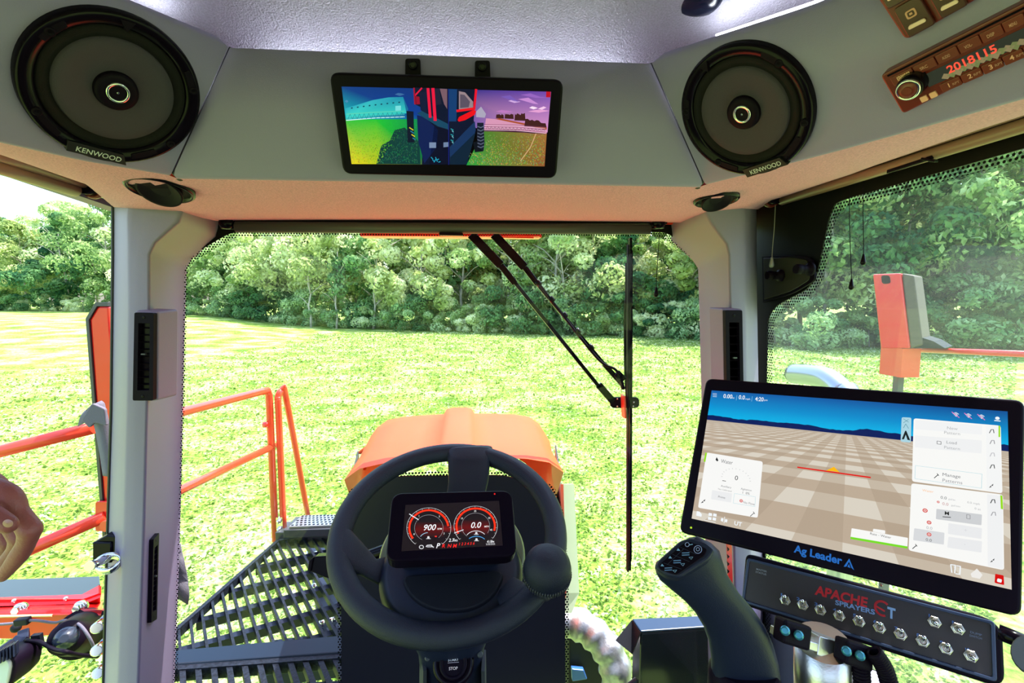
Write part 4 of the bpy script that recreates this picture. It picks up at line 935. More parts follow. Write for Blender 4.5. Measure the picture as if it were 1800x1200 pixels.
# latch plate with knobs on the right window
FX = Fr((.738, 0, CAMZ), (0, -1, 0), (0, 0, 1))
t = thing('window_latch', atx(1390, 528, .738), 'black latch plate with two round knobs on the right window border', 'latch')
q = rpoly(FX.pp([(1340, 450), (1395, 448), (1428, 453), (1434, 492), (1395, 516), (1342, 532)], .004), [.002, .03, .012, .012, .03, .002], 4)
mb = MB(); mb.prism(FX, q, .0, .006); mb.build('gasket', m_black, t, bevel=.001)
cq = np.mean(q, 0); q2 = [tuple(cq + (np.array(p) - cq) * .88) for p in q]
mb = MB(); mb.prism(FX, q2, .006, .009); mb.build('plate', mat('satin black plate', (.05, .048, .03), .25, metal=.3), t, bevel=.001)
for x, y in ((1409, 473), (1358, 484)):
    u, v = FX.px(x, y, .03); mb = MB(); mb.lathe(FX, u, v, [(.014, .008), (.014, .014), (.009, .016), (.009, .03), (.0105, .031), (.0105, .042), (.009, .044)], 24); mb.build('knob', m_black, t)

# ================================================================ RADIO AND ROCKER SWITCHES ON THE RIGHT PANEL
n = .012
ra = thing('car_radio', fp(FRt, 1590, 200), 'dark red radio with a round knob and red digits, at the upper right', 'radio')
mb = MB(); q = FRt.pp([(1547, 133), (2000, -96), (2060, -40), (1587, 201)], n)
mb.prism(FRt, rpoly(q, .004, 4), -.01, n); mb.build('faceplate', m_dust, ra, bevel=.0015)
dx, dy = 253, -145          # one unit along the radio, in photograph units
def RP(s, t, nn=n):         # s along (0 left .. 1 at the frame edge), t down (0 top .. 1 bottom)
    x0, y0 = 1547 + s * 253, 133 - s * 128; x1, y1 = 1587 + s * 253, 201 - s * 107
    return FRt.px(x0 + (x1 - x0) * t, y0 + (y1 - y0) * t, nn)
RD = lambda s0, s1, t0, t1: [RP(s0, t1), RP(s1, t1), RP(s1, t0), RP(s0, t0)]
m_rbtn = mat('radio button', (.16, .020, .013), .35)
mb = MB(); mb.prism(FRt, RD(.04, 1.6, .06, .10), n, n + .0006); mb.build('disc_slot', m_gloss, ra)
lab = ['KENWOOD', 'SRC', 'AUDIO', 'VOL-', 'DISP', 'MENU', 'SCAN']
for k in range(7):
    s0 = .05 + .155 * k; mb = MB(); mb.prism(FRt, rpoly(RD(s0, s0 + .148, .14, .34), .001, 2), n, n + .002); b_ = mb.build('button', m_rbtn, ra, bevel=.0005)
    u, v = RP(s0 + .03, .29, n + .0022); u1, v1 = RP(s0 + .12, .29, n + .0022); G2 = Fr(FRt.p(u, v), FRt.p(u1, v1) - FRt.p(u, v), FRt.V); G2 = Fr(G2.O, G2.U, FRt.N.cross(G2.U), FRt.N)
    mb = MB(); mb.text(G2, lab[k], 0, 0, .0045 if k == 0 else .0028, n * 0 + .0023 + n, (1, .62, .45) if k == 0 else (.55, .25, .2), width=math.hypot(u1 - u, v1 - v) * (1 if k == 0 else .6), bold=.02); mb.build('lettering', m_print, b_)
lab = ['1', '2', '3', '4', '5', '6']
for k in range(6):
    s0 = .30 + .145 * k; mb = MB(); mb.prism(FRt, rpoly(RD(s0, s0 + .138, .72, .90), .001, 2), n, n + .002); b_ = mb.build('button', m_rbtn, ra, bevel=.0005)
    u, v = RP(s0 + .035, .86, n + .0022); u1, v1 = RP(s0 + .12, .86, n + .0022); G2 = Fr(FRt.p(u, v), FRt.p(u1, v1) - FRt.p(u, v), FRt.V); G2 = Fr(G2.O, G2.U, FRt.N.cross(G2.U), FRt.N)
    mb = MB(); mb.text(G2, lab[k], 0, 0, .0042, n + .0023, (.75, .35, .28), bold=.02); mb.text(G2, 'RPT', .004, .0004, .0022, n + .0023, (.45, .2, .16), bold=.02); mb.build('lettering', m_print, b_)
mb = MB(); mb.flat(FRt, RD(.235, 1.6, .40, .68), n + .0008, (.03, .035, .02))
u, v = RP(.36, .60, n); u1, v1 = RP(1.0, .60, n); G2 = Fr(FRt.p(u, v, n), FRt.p(u1, v1, n) - FRt.p(u, v, n), FRt.V); G2 = Fr(G2.O, G2.U, FRt.N.cross(G2.U), FRt.N); W_ = math.hypot(u1 - u, v1 - v)
mb.text(G2, '2018115', W_ * .05, .0005, .0072, .0016, (1.0, .10, .05), width=W_ * .56, bold=.02)
for k in range(16): u_ = W_ * (-.05 + .07 * k); mb.flat(G2, [(u_, -.001), (u_ + .004, -.004 - .001 * (k % 3)), (u_ + .008, -.001 + .001 * (k % 2)), (u_ + .003, .0025)], .0012, (.16, .19, .06) if k % 2 else (.25, .2, .09))
mb.build('display', m_screen, ra)
u, v = FRt.px(1596, 158, n + .014); mb = MB(); mb.lathe(FRt, u, v, [(.0125, n - .002), (.0115, n + .010), (.0105, n + .013)], 32); kb = mb.build('volume_knob', m_gloss, ra)
mb = MB(); mb.lathe(FRt, u, v, [(.0100, n + .012), (.0102, n + .0145), (.0084, n + .016), (.0080, n + .0135)], 40, cap=False); mb.build('knob_ring', m_chrome, kb)
mb = MB(); mb.lathe(FRt, u, v, [(.0082, n + .0135), (.0078, n + .0155), (.004, n + .0162)], 32); mb.lathe(FRt, u, v, [(.004, n + .0158), (.0036, n + .017)], 16); mb.build('knob_face', m_rbtn, kb)
for s0 in (.15, .215):
    mb = MB(); mb.prism(FRt, rpoly(RD(s0, s0 + .045, .80, .92), .0008, 2), n, n + .0018, color=(.85, .4, .32)); mb.build('small_button', m_print, ra)
rk = thing('rocker_switch_panel', fp(FRt, 1620, 50), 'dark red panel of lit rocker switches above the radio', 'switch panel')
n = .008
mb = MB(); mb.prism(FRt, rpoly(FRt.pp([(1500, -68), (1710, -175), (1800, -50), (1592, 72)], n), .006, 4), -.01, n); mb.build('plate', m_dust, rk, bevel=.0015)
for (cx, cy) in ((1603, 28), (1660, -5), (1566, -22)):
    qq = [(cx - 34, cy - 10), (cx + 12, cy - 36), (cx + 42, cy + 14), (cx - 6, cy + 40)]
    mb = MB(); mb.prism(FRt, rpoly(FRt.pp(qq, n + .004), .003, 3), n, n + .004); rs = mb.build('rocker_switch', mat('rocker', (.06, .012, .009), .25), rk, bevel=.001)
    u, v = FRt.px(cx + 8, cy + 17, n + .005); a0 = FRt.px(cx - 6, cy + 25, n + .005); a1 = FRt.px(cx + 26, cy + 9, n + .005); a2 = FRt.px(cx + 22, cy + 3, n + .005); a3 = FRt.px(cx - 6, cy + 17, n + .005)
    mb = MB(); mb.prism(FRt, rpoly([a0, a1, a2, a3], .002, 4), n + .004, n + .0062, color=(.85, .55, .5)); mb.build('lens', m_print, rs, bevel=.0006)
    a = FRt.px(cx - 8, cy + 8, n + .005); mb = MB(); G2 = Fr(FRt.p(*a), FRt.p(*FRt.px(cx + 8, cy - 1)) - FRt.p(*FRt.px(cx - 8, cy + 8)), FRt.V); G2 = Fr(G2.O, G2.U, FRt.N.cross(G2.U), FRt.N)
    mb.ring(G2, rpoly(rect(0, .008, 0, .0075), .002, 3), rpoly(rect(.0013, .0067, .0013, .0062), .0015, 3), n + .004, n + .0046, (.6, .28, .2)); mb.flat(G2, rect(.0028, .0052, .0028, .0048), n + .0046, (.6, .28, .2)); mb.build('icon', m_print, rs)

# ================================================================ BIG TOUCHSCREEN
T = quad((1241, 664), (1803, 702), (1797, 1086), (1193, 935), .385)
ts = thing('touchscreen', T.p(T.w / 2, 0, -.03), 'large black touchscreen showing a chequered field map, at the right of the cab', 'touchscreen')
mb = MB(); mb.prism(T, rpoly(rect(0, T.w, 0, T.h), .012, 6), -.026, 0); mb.build('housing', m_bezel, ts, bevel=.004, seg=3)
mb = MB(); mb.prism(T, rpoly(rect(T.w * .12, T.w * .88, T.h * .15, T.h * .85), .02, 6), -.045, -.024); mb.build('rear_housing', m_black, ts, bevel=.006)
q = [T.px(*p) for p in ((1251, 686), (1771, 723), (1778, 1036), (1216, 911))]
S = Fr(T.p(*q[3], .0006), T.p(*q[2]) - T.p(*q[3]), T.p(*q[0]) - T.p(*q[3]), T.N)
Pm = np.array([[S.uv(T.p(*k)) for k in q]])[0]
sw, sh = Pm[2][0], Pm[0][1]
def XY(a, b): return (Pm[0] * (1 - a) * (1 - b) + Pm[1] * a * (1 - b) + Pm[2] * a * b + Pm[3] * (1 - a) * b)     # a right, b down, 0..1
mb = MB(); SP = lambda x, y: S.px(x, y, 0)
def q2(a0, a1, b0, b1, cols, n): mb.add([S.p(*XY(a, b), n) for a, b in ((a0, b0), (a1, b0), (a1, b1), (a0, b1))], [(0, 1, 2, 3)], cols)
HB = .235
sky = [lin((14, 96, 178)), lin((14, 82, 160)), lin((10, 175, 228)), lin((0, 190, 236))]
q2(0, 1, 0, .12, [lin((16, 92, 170)), lin((14, 78, 150)), lin((4, 140, 205)), lin((6, 142, 208))], 0); q2(0, 1, .12, HB, [lin((6, 142, 208)), lin((4, 140, 205)), lin((10, 190, 238)), lin((4, 186, 236))], 0)
q2(0, 1, HB, 1, [lin((190, 176, 160))] * 2 + [lin((186, 174, 156))] * 2, .0001)
va, k1 = .535, .145
vb = .17
rows_ = [vb + (1 - vb) * .93 / (1 + .30 * i) for i in range(-1, 30)]
def RA(j, b): return va + (b - vb) * k1 * 1.36 * (j + .08) * 1.02 - (0)
for i in range(len(rows_) - 1):
    b1_, b0_ = rows_[i], rows_[i + 1]; b0_ = max(b0_, HB); b1_ = max(b1_, HB)
    if b1_ <= HB: continue
    for j in range(-26, 24):
        light = (i % 2 == 0 and j % 2 == 0); mid = (i % 2 == 1) != (j % 2 == 1)
        c = lin((216, 208, 194)) if light else (lin((198, 184, 166)) if (i % 2 == 0 or j % 2 == 0) else lin((182, 166, 146)))
        if i % 2 == 0 and j % 2: c = lin((196, 182, 164))
        if i % 2 == 1: c = lin((188, 170, 150)) if j % 2 == 0 else lin((180, 162, 142))
        pl = clipr([(RA(j, b0_), b0_), (RA(j + 1, b0_), b0_), (RA(j + 1, b1_), b1_), (RA(j, b1_), b1_)], 0, 1, HB, 1)
        if len(pl) > 2: mb.flat(S, [tuple(XY(a, b)) for a, b in pl], .0002, c)
rn = random.Random(11); hp = [(0, HB + .006)]
for k in range(91): a = k / 90; h = .014 + .016 * (.5 + .5 * math.sin(a * 19 + 1)) + .014 * math.exp(-((a - .22) / .06) ** 2) + .02 * math.exp(-((a - .60) / .05) ** 2) + .006 * rn.random(); hp.append((a, HB - h))
hp.append((1, HB + .006))
for k in range(1, 91): mb.flat(S, [tuple(XY(*p)) for p in ((hp[k][0], HB + .006), (hp[k + 1][0], HB + .006), hp[k + 1], hp[k])], .00025, lin((4, 26, 92)))
mb.strip(S, [SP(1402, 821), SP(1530, 839)], .0020, .0004, (.75, .01, .01))
mb.flat(S, [SP(1452, 827), SP(1466, 820), SP(1476, 830), SP(1465, 828)], .00045, lin((250, 185, 20)))
def card(pxs, c, n, r=.003): mb.flat(S, rpoly([SP(*p) for p in pxs], r, 3), n, lin(c))
W1 = (246, 246, 244)
card([(1242, 795), (1341, 811), (1332, 910), (1227, 892)], W1, .0004); mb.flat(S, [SP(*p) for p in ((1240, 795), (1243, 796), (1240, 812), (1237, 811))], .0006, lin((150, 220, 30)))
card([(1606, 735), (1759, 748), (1762, 867), (1603, 846)], W1, .0004); card([(1602, 849), (1763, 869), (1765, 1002), (1597, 967)], W1, .0004)
card([(1585, 733), (1602, 734), (1601, 778), (1583, 776)], (170, 212, 226), .0004, .002); card([(1497, 928), (1596, 945), (1595, 961), (1495, 944)], W1, .0004, .001)
mb.flat(S, [SP(*p) for p in ((1495, 943), (1595, 960), (1595, 964), (1495, 947))], .0005, lin((120, 220, 40))); card([(1535, 929), (1556, 932), (1556, 938), (1534, 934)], W1, .00045, .001)
G1 = (228, 229, 230)
for pxs, c in ((((1609, 738), (1726, 748), (1726, 764), (1608, 754)), (240, 241, 242)), (((1608, 765), (1726, 774), (1725, 797), (1608, 786)), (238, 239, 240)), (((1252, 861), (1287, 867), (1285, 883), (1250, 877)), (234, 235, 236)), (((1646, 894), (1726, 904), (1725, 923), (1645, 912)), (205, 207, 210)), (((1607, 928), (1660, 936), (1659, 957), (1605, 949)), (215, 217, 220)), (((1667, 919), (1726, 928), (1725, 947), (1666, 938)), (232, 233, 235)), (((1667, 943), (1726, 951), (1725, 971), (1665, 962)), (232, 233, 235)), (((1735, 868), (1762, 872), (1763, 1000), (1736, 994)), (238, 239, 240)), (((1733, 748), (1758, 750), (1761, 866), (1734, 862)), (242, 243, 243))):
    card(pxs, c, .0005, .001)
for pxs in (((1609, 818), (1726, 833), (1725, 858), (1608, 841)), ((1291, 867), (1328, 873), (1327, 890), (1289, 884))): mb.strip(S, [SP(*p) for p in pxs], .0003, .0006, lin((130, 200, 215)), closed=True)
mb.flat(S, [SP(*p) for p in ((1755, 748), (1758, 748), (1758, 768), (1755, 768))], .0006, lin((150, 220, 30))); mb.flat(S, [SP(*p) for p in ((1758, 870), (1762, 871), (1763, 895), (1759, 894))], .0006, lin((150, 220, 30)))
def tx(s_, x, y, h, c, **k): mb.textpx(S, s_, x, y, h, .0007, lin(c), **k)
WH = (240, 246, 250)
for k in range(3): mb.strip(S, [SP(1253, 691.5 + 2.6 * k), SP(1260, 692 + 2.6 * k)], .0006, .0006, lin(WH))
tx('0.00', 1271, 699, 7, WH, bold=.012, wpx=16); tx('ac', 1287, 700, 3, WH); tx('|', 1293, 701, 7, (120, 180, 220)); tx('0.0', 1298, 701, 7, WH, bold=.012, wpx=11); tx('mph', 1310, 702, 3, WH); tx('|', 1320, 703, 7, (120, 180, 220)); tx('4:20', 1327, 704, 7, WH, bold=.012, wpx=15); tx('pm', 1343, 704, 3, WH)
GR = (90, 92, 96); LG = (176, 178, 182)
tx('Water', 1267, 813, 6.5, (110, 112, 116), wpx=21); mb.flat(S, [SP(1260, 803), SP(1263, 809), SP(1261, 811), SP(1258, 808)], .0007, lin((40, 42, 46))); tx('0', 1291, 843, 8, (60, 62, 66)); tx('Auxiliary', 1267, 855, 3.4, (130, 132, 136)); tx('Not Calibrated', 1262, 860, 2.6, (150, 150, 150)); tx('Agitation', 1302, 860, 3.4, (130, 132, 136)); tx('1  0%', 1304, 867, 4, (90, 92, 96)); tx('Prime', 1262, 874, 3.6, (110, 110, 115)); tx('No Flow', 1306, 884, 3.8, (130, 130, 135))
for k in range(13):
    a = R(178 - 176 * k / 12); x, y = 1294 + 26 * math.cos(a), 842 - 19 * math.sin(a) + (math.cos(a)) * 4; mb.strip(S, [SP(x, y), SP(1294 + 24 * math.cos(a), 842 - 17.5 * math.sin(a) + math.cos(a) * 4)], .0007, .0006, lin((196, 198, 200)))
mb.strip(S, [SP(1270, 844.5), SP(1276, 845.5)], .0008, .0007, lin((20, 20, 22)))
for (x, y) in ((1236, 881), (1742, 854), (1744, 985)): mb.flat(S, [SP(x - 4, y + 3), SP(x, y - 1), SP(x + .5, y + 2)], .0007, lin((50, 52, 56))); mb.flat(S, [SP(x + 4, y - 4), SP(x, y - 1), SP(x + 3, y)], .0007, lin((50, 52, 56)))
for (x, y) in ((1323, 903), (1646, 836), (1608, 960)): mb.strip(S, [SP(x - 4, y + 4), SP(x + 3, y - 2)], .0008, .0007, lin((50, 52, 56))); mb.strip(S, [SP(x + 1, y - 4), SP(x + 4, y)], .0007, .0007, lin((50, 52, 56)))
tx('New', 1664, 754, 5, LG); tx('Pattern', 1659, 762, 5, LG); tx('Load', 1663, 779, 5, (150, 152, 156)); tx('Pattern', 1659, 788, 5, LG); tx('Manage', 1656, 836, 5.6, (120, 122, 128)); tx('Patterns', 1656, 846, 5.6, (150, 152, 158))
mb.strip(S, [SP(1647, 775), SP(1654, 776), SP(1654, 781), SP(1647, 780)], .0005, .0007, lin((60, 62, 66)), closed=True)
tx('Water', 1621, 863, 4, (250, 190, 140)); tx('0.0', 1653, 876, 5, (120, 122, 126)); tx('gal/ac', 1667, 878, 3, LG); tx('0.0', 1656, 887, 5, (200, 150, 150)); tx('gal/min', 1672, 889, 3, LG); tx('0.0 mph', 1700, 884, 3.6, LG); tx('0 ac', 1713, 895, 3.6, LG)
for (x, y, r_) in ((1626, 897, 4.6), (1633, 918, 4.2), (1633, 939, 4.2), (1649, 882, 2.6), (1303, 880, 3)):
    a = SP(x, y); rr2 = abs(SP(x + r_, y)[0] - a[0]); mb.flat(S, circ(a[0], a[1], rr2, 16), .0007, lin((214, 70, 66))); mb.flat(S, circ(a[0], a[1], rr2 * .6, 14), .0008, lin((246, 225, 222))); mb.flat(S, circ(a[0], a[1], rr2 * .3, 10), .0009, lin((214, 70, 66)))
tx('0.0', 1628, 929, 5, LG); tx('0.0', 1627, 950, 5, (110, 112, 116)); tx('M', 1660, 904, 6, (30, 32, 36), bold=.02); mb.strip(S, [SP(1657, 908), SP(1671, 909)], .0009, .0007, lin((60, 60, 64)))
mb.strip(S, [SP(1699, 904), SP(1705, 905), SP(1705, 912), SP(1699, 911)], .0006, .0007, lin((150, 150, 155)), closed=True)
tx('Rate - Water', 1529, 939, 4, (90, 90, 95)); tx('+', 1694, 934, 6, (214, 215, 218)); tx('-', 1694, 958, 6, (214, 215, 218))
for (x, y, c) in ((1743, 758, (90, 90, 95)), (1744, 777, (150, 150, 155)), (1744, 799, (190, 190, 195)), (1744, 820, (60, 62, 66)), (1745, 881, (50, 52, 56)), (1746, 903, (160, 160, 165))): mb.strip(S, [SP(x - 4, y + 3), SP(x - 1, y - 3), SP(x + 3, y - 3), SP(x + 4, y + 3)], .0008, .0007, lin(c))
mb.flat(S, [SP(1585, 772), SP(1591, 757), SP(1593, 757), SP(1600, 774), SP(1595, 773), SP(1592, 764), SP(1589, 772)], .0007, lin((20, 30, 36))); mb.strip(S, [SP(1588, 752), SP(1592, 745), SP(1597, 753)], .0005, .0007, lin((60, 130, 150))); mb.strip(S, [SP(1588, 736), SP(1597, 742)], .0005, .0007, lin((60, 130, 150))); mb.strip(S, [SP(1597, 737), SP(1588, 743)], .0005, .0007, lin((60, 130, 150)))
for x, y in ((1680, 729), (1702, 731), (1725, 733)):
    for k in range(3): mb.strip(S, [SP(x - 5 + k * 2, y - 2 + k * 2), SP(x, y - 4 + k * 2), SP(x + 5 - k * 2, y - 1 + k * 2)], .0007, .0007, lin(WH))
    mb.strip(S, [SP(x - 7, y - 5), SP(x + 6, y + 5)], .0008, .0008, lin((230, 120, 190)))
a = SP(1753, 735); r0 = abs(SP(1757, 735)[0] - a[0]); mb.flat(S, circ(a[0], a[1], r0, 14), .0007, lin(WH)); mb.strip(S, [SP(1748, 739), SP(1758, 740)], .0012, .0007, lin(WH))
mb.flat(S, [SP(1225, 898), SP(1230, 899), SP(1234, 904), SP(1233, 908), SP(1224, 906)], .0007, lin(WH))
for (x, y) in ((1246, 901), (1254, 902), (1245, 908), (1253, 909)): mb.flat(S, [SP(x, y), SP(x + 6, y + 1), SP(x + 5.5, y + 6), SP(x - .5, y + 5)], .0007, lin(WH))
mb.strip(S, [SP(1238, 914), SP(1258, 918)], .0008, .0007, lin(WH)); mb.strip(S, [SP(1274, 908), SP(1273, 919)], .0007, .0007, lin(WH)); mb.flat(S, [SP(1268, 910), SP(1272, 911), SP(1271, 917), SP(1267, 915)], .0007, lin(WH)); mb.flat(S, [SP(1275, 912), SP(1279, 913), SP(1278, 918), SP(1274, 917)], .0007, lin(WH)); tx('UT', 1290, 922, 7, WH, bold=.02)
mb.strip(S, [SP(1673, 1006), SP(1671, 992), SP(1679, 993), SP(1678, 1007)], .0011, .0007, lin(WH)); mb.strip(S, [SP(1681, 994), SP(1688, 995), SP(1687, 1009), SP(1680, 1008)], .0011, .0007, lin(WH)); mb.flat(S, [SP(1706, 1008), SP(1717, 999), SP(1727, 1010), SP(1722, 1017), SP(1708, 1014)], .0007, lin((236, 234, 230)))
card([(1749, 1008), (1764, 1011), (1765, 1028), (1748, 1024)], (214, 10, 14), .0007, .001); card([(1753, 1016), (1761, 1018), (1760, 1024), (1752, 1022)], WH, .0008, .001)
mb.build('screen', m_screen, ts)
mb = MB()
q = T.px(1396, 970, .001); q1 = T.px(1480, 992, .001); G2 = Fr(T.p(*q), T.p(*q1) - T.p(*q), T.V); G2 = Fr(G2.O, G2.U, T.N.cross(G2.U), T.N); LW = (T.p(*q1) - T.p(*q)).length
mb.text(G2, 'Ag Leader', 0, 0, .0098, .0006, lin((20, 120, 225)), width=LW, bold=.03)
mb.flat(G2, [(LW + .002, -.002), (LW + .0075, .010), (LW + .0135, -.003), (LW + .0105, -.001), (LW + .0075, .006), (LW + .0050, -.001)], .0006, lin((20, 120, 225))); mb.flat(G2, [(LW + .006, -.001), (LW + .0075, .003), (LW + .0095, -.0015)], .0006, lin((20, 120, 225)))
mb.build('brand_lettering', m_print, ts)
mb = MB(); u, v = T.px(1214.5, 927, .001); mb.lathe(T, u, v, [(.0016, 0), (.0013, .0008)], 12, color=lin((190, 230, 20))); mb.build('power_light', m_screen, ts)
mb = MB(); u, v = T.px(1549, 1028, .001); mb.lathe(T, u, v, [(.0022, 0), (.0016, .0008)], 10); mb.build('card_door_pin', m_chrome, ts)

# ================================================================ SWITCH BOX UNDER THE TOUCHSCREEN
X = quad((1311, 972), (1762, 1092), (1768, 1212), (1303, 1062), .30)
sb = thing('switch_box', X.p(X.w / 2, 0, -.02), 'black switch box with ten toggle switches and red lettering, under the touchscreen', 'switch box')
O = rpoly(rect(0, X.w, 0, X.h), [.010, .018, .022, .010], 5)
mb = MB(); mb.prism(X, O, -.035, 0); mb.build('housing', m_black, sb, bevel=.003)
q = [X.px(*p, .001) for p in ((1318, 986), (1741, 1096), (1744, 1190), (1309, 1054))]
mb = MB(); I_ = rpoly([q[3], q[2], q[1], q[0]], .003, 5); k = len(I_)
I2 = rpoly([(q[3][0] - .004, q[3][1] - .004), (q[2][0] + .004, q[2][1] - .004), (q[1][0] + .004, q[1][1] + .004), (q[0][0] - .004, q[0][1] + .004)], .005, 5)
mb.ring(X, I2, I_, 0, .004); mb.build('rim', mat('switch box rim', (.03, .045, .10), .3), sb, bevel=.001)
mb = MB(); mb.prism(X, I_, 0, .0012); mb.build('face_plate', mat('face plate', (.030, .020, .024), .45), sb)
mb = MB()
def xt(s_, x, y, x2, y2, h, c, **k):
    a, b = X.px(x, y, .0016), X.px(x2, y2, .0016); g = Fr(X.p(*a), X.p(*b) - X.p(*a), X.V); g = Fr(g.O, g.U, X.N.cross(g.U), X.N)
    mb.text(g, s_, 0, 0, h, .0018, lin(c), width=(X.p(*b) - X.p(*a)).length, **k); return g
RD_ = (200, 16, 30); BL_ = (120, 150, 200)
xt('APACHE', 1433, 1044, 1524, 1067, .0125, RD_, bold=.035, shear=.1); g = xt('SPRAYERS', 1468, 1062, 1538, 1080, .0062, BL_, bold=.03)
xt('T', 1560, 1084, 1574, 1088, .013, (140, 170, 215), bold=.04)
cc = X.px(1551, 1069, .0016); rr3 = .0082
mb.strip(X, [(cc[0] + rr3 * math.cos(R(a)), cc[1] + rr3 * 1.1 * math.sin(R(a))) for a in range(50, 300, 12)], .0028, .0019, lin(RD_)); mb.strip(X, [(cc[0] - rr3 * .8, cc[1] + .0005), (cc[0] + rr3 * .3, cc[1] - .0025)], .0024, .0020, lin(RD_))
xt('MASTER', 1329, 1001, 1348, 1006, .0026, (150, 150, 165), bold=.01); xt('STATUS', 1328, 1006, 1347, 1011, .0026, (150, 150, 165), bold=.01); xt('DUMP', 1705, 1112, 1726, 1118, .0026, (110, 120, 150)); xt('SWITCH', 1704, 1118, 1726, 1124, .0026, (110, 120, 150))
tw = [(1380, 1055), (1411, 1063), (1442, 1072), (1475, 1082), (1510, 1092), (1546, 1103), (1583, 1115), (1622, 1127), (1663, 1140), (1707, 1153), (1643, 1093), (1684, 1105)]
for i, (x, y) in enumerate(tw):
    s_ = '1 2 3 4 5 6 7 8 9 10 L R'.split()[i]; xt(s_, x - 11, y - 9, x - 5 + (3 if i == 9 else 0), y - 7.5, .0040, (80, 120, 200), bold=.02)
mb.build('lettering', m_print, sb)
for i, (x, y) in enumerate(tw):
    u, v = X.px(x, y, .004); up = i < 9
    mb = MB(); mb.lathe(X, u, v, [(.0078, .001), (.0078, .0032), (.0070, .0040)], sides=6, smooth=False); mb.lathe(X, u, v, [(.0056, .0035), (.0056, .0065), (.0038, .0068), (.0034, .004)], 20)
    sw_ = mb.build('toggle_switch', m_zinc, sb, bevel=.0003)
    d = V3((0, .006 if up else -.001, .013)); tip = X.p(u + d.x, v + d.y, .005 + d.z)
    mb = MB(); mb.tube([X.p(u, v, .004), X.p(u, v, .004) * .5 + tip * .5, tip], [.0015, .0019, .0027], 10); mb.ball(tip, .0028, 10, 6); mb.build('lever', m_chrome, sw_)
# bracket, post and cables under the switch box
mt = thing('screen_mount', dep(1445, 1230, .62), 'brushed steel post and black clamp holding the touchscreen and switch box', 'mount')
Fd = Fr(dep(1446, 1176, .60), (1, -.1, 0), (0, 0, 1))
mb = MB(); mb.tube([dep(1446, 1128, .60), dep(1442, 1290, .64)], [.031, .031], 32); mb.build('post', m_steel, mt)
mb = MB(); mb.bar(dep(1366, 1112, .60), dep(1535, 1166, .60), .010, .03, up=X.N); mb.bar(dep(1424, 1126, .60), dep(1474, 1142, .60), .022, .03, up=X.N); mb.build('cross_plate', m_steel, mt, bevel=.001)
for x, y in ((1392, 1108), (1500, 1144)):
    mb = MB(); mb.bar(dep(x - 24, y - 4, .575), dep(x + 24, y + 11, .575), .022, .026, up=X.V); cl = mb.build('clamp', m_black, mt, bevel=.003)
    for k in (-1, 1):
        p_ = dep(x + k * 12, y + k * 4 + 4, .560); g = Fr(p_, X.U, X.V, X.N); mb = MB(); mb.lathe(g, 0, 0, [(.0052, -.004), (.0052, .001), (.003, .0025)], 14); mb.build('bolt', mat('blue bolt', (.05, .25, .35), .25, metal=.5), cl)
def coil(p0, p1, p2, r, turns, label, dpt):
    path = smooth_path([p0, p1, p2], 24); pts_ = []; n_ = len(path)
    N_ = turns * 10
    for i in range(N_ + 1):
        t = i / N_ * (n_ - 1); j = min(int(t), n_ - 2); p = path[j] + (path[j + 1] - path[j]) * (t - j); d = (path[j + 1] - path[j]).normalized(); a = V3((1, 0, 0)); a = (a - d * a.dot(d)).normalized(); b = d.cross(a); an = 2 * math.pi * i / 10
        pts_.append(p + a * math.cos(an) * r + b * math.sin(an) * r)
    t = thing('coiled_cable', p2, label, 'cable', 'black coiled cables under the switch box'); mb = MB(); mb.tube(pts_, .0022, 6); mb.build('coil', m_black, t); return t
coil(dep(1536, 1146, .56), dep(1556, 1178, .56), dep(1572, 1240, .58), .0075, 22, 'black coiled cable under the switch box, right one of the pair', 0)
coil(dep(1516, 1146, .58), dep(1514, 1180, .58), dep(1520, 1240, .60), .0075, 20, 'black coiled cable under the switch box, left one of the pair', 0)
ar = thing('support_arm', dep(1780, 1120, .52), 'black support arm reaching right from the switch box', 'bracket')
mb = MB(); mb.tube([dep(1755, 1110, .55), dep(1785, 1122, .54), dep(1850, 1150, .53)], .0085, 18); mb.build('rod', m_gloss, ar)
mb = MB(); mb.tube([dep(1812, 1150, .50), dep(1850, 1170, .50)], .020, 20); mb.build('clamp_sleeve', m_greym, ar, bevel=.002)

# ================================================================ JOYSTICK
jy = thing('joystick', dep(1308, 1240, .60), 'dark blue grey joystick with a keypad on its head, in front of the switch box', 'joystick')
sec = [((1153, 988), (1212, 944), .575, .006), ((1151, 998), (1226, 942), .570, .014), ((1154, 1008), (1250, 954), .566, .018), ((1160, 1019), (1264, 968), .566, .021), ((1180, 1036), (1270, 988), .570, .023), ((1202, 1054), (1278, 1010), .575, .025), ((1222, 1075), (1297, 1042), .58, .026), ((1238, 1100), (1322, 1072), .585, .027), ((1247, 1125), (1341, 1100), .59, .029), ((1252, 1155), (1355, 1133), .595, .031), ((1253, 1178), (1363, 1168), .60, .033), ((1250, 1200), (1366, 1200), .605, .034), ((1246, 1260), (1368, 1260), .61, .035)]
rows = []
for (l, r_, d, th_) in sec:
    a, b = dep(*l, d), dep(*r_, d); c = (a + b) / 2; e = (b - a) / 2; f = (c - CAM).normalized(); f = (f - e.normalized() * f.dot(e.normalized())).normalized(); row = []
    for k in range(28):
        t = 2 * math.pi * k / 28; row.append(c + e * math.copysign(abs(math.cos(t)) ** .75, math.cos(t)) + f * th_ * math.copysign(abs(math.sin(t)) ** .75, math.sin(t)))
    rows.append(row)
mb = MB(); mb.loft(rows, closed=True, caps=True); mb.build('grip', m_navy, jy, bevel=.003)
mb = MB(); mb.tube([dep(1308, 1172, .60), dep(1308, 1186, .60), dep(1307, 1210, .605), dep(1305, 1290, .62)], [.036, .0415, .042, .045], 32); mb.build('boot', m_black, jy)
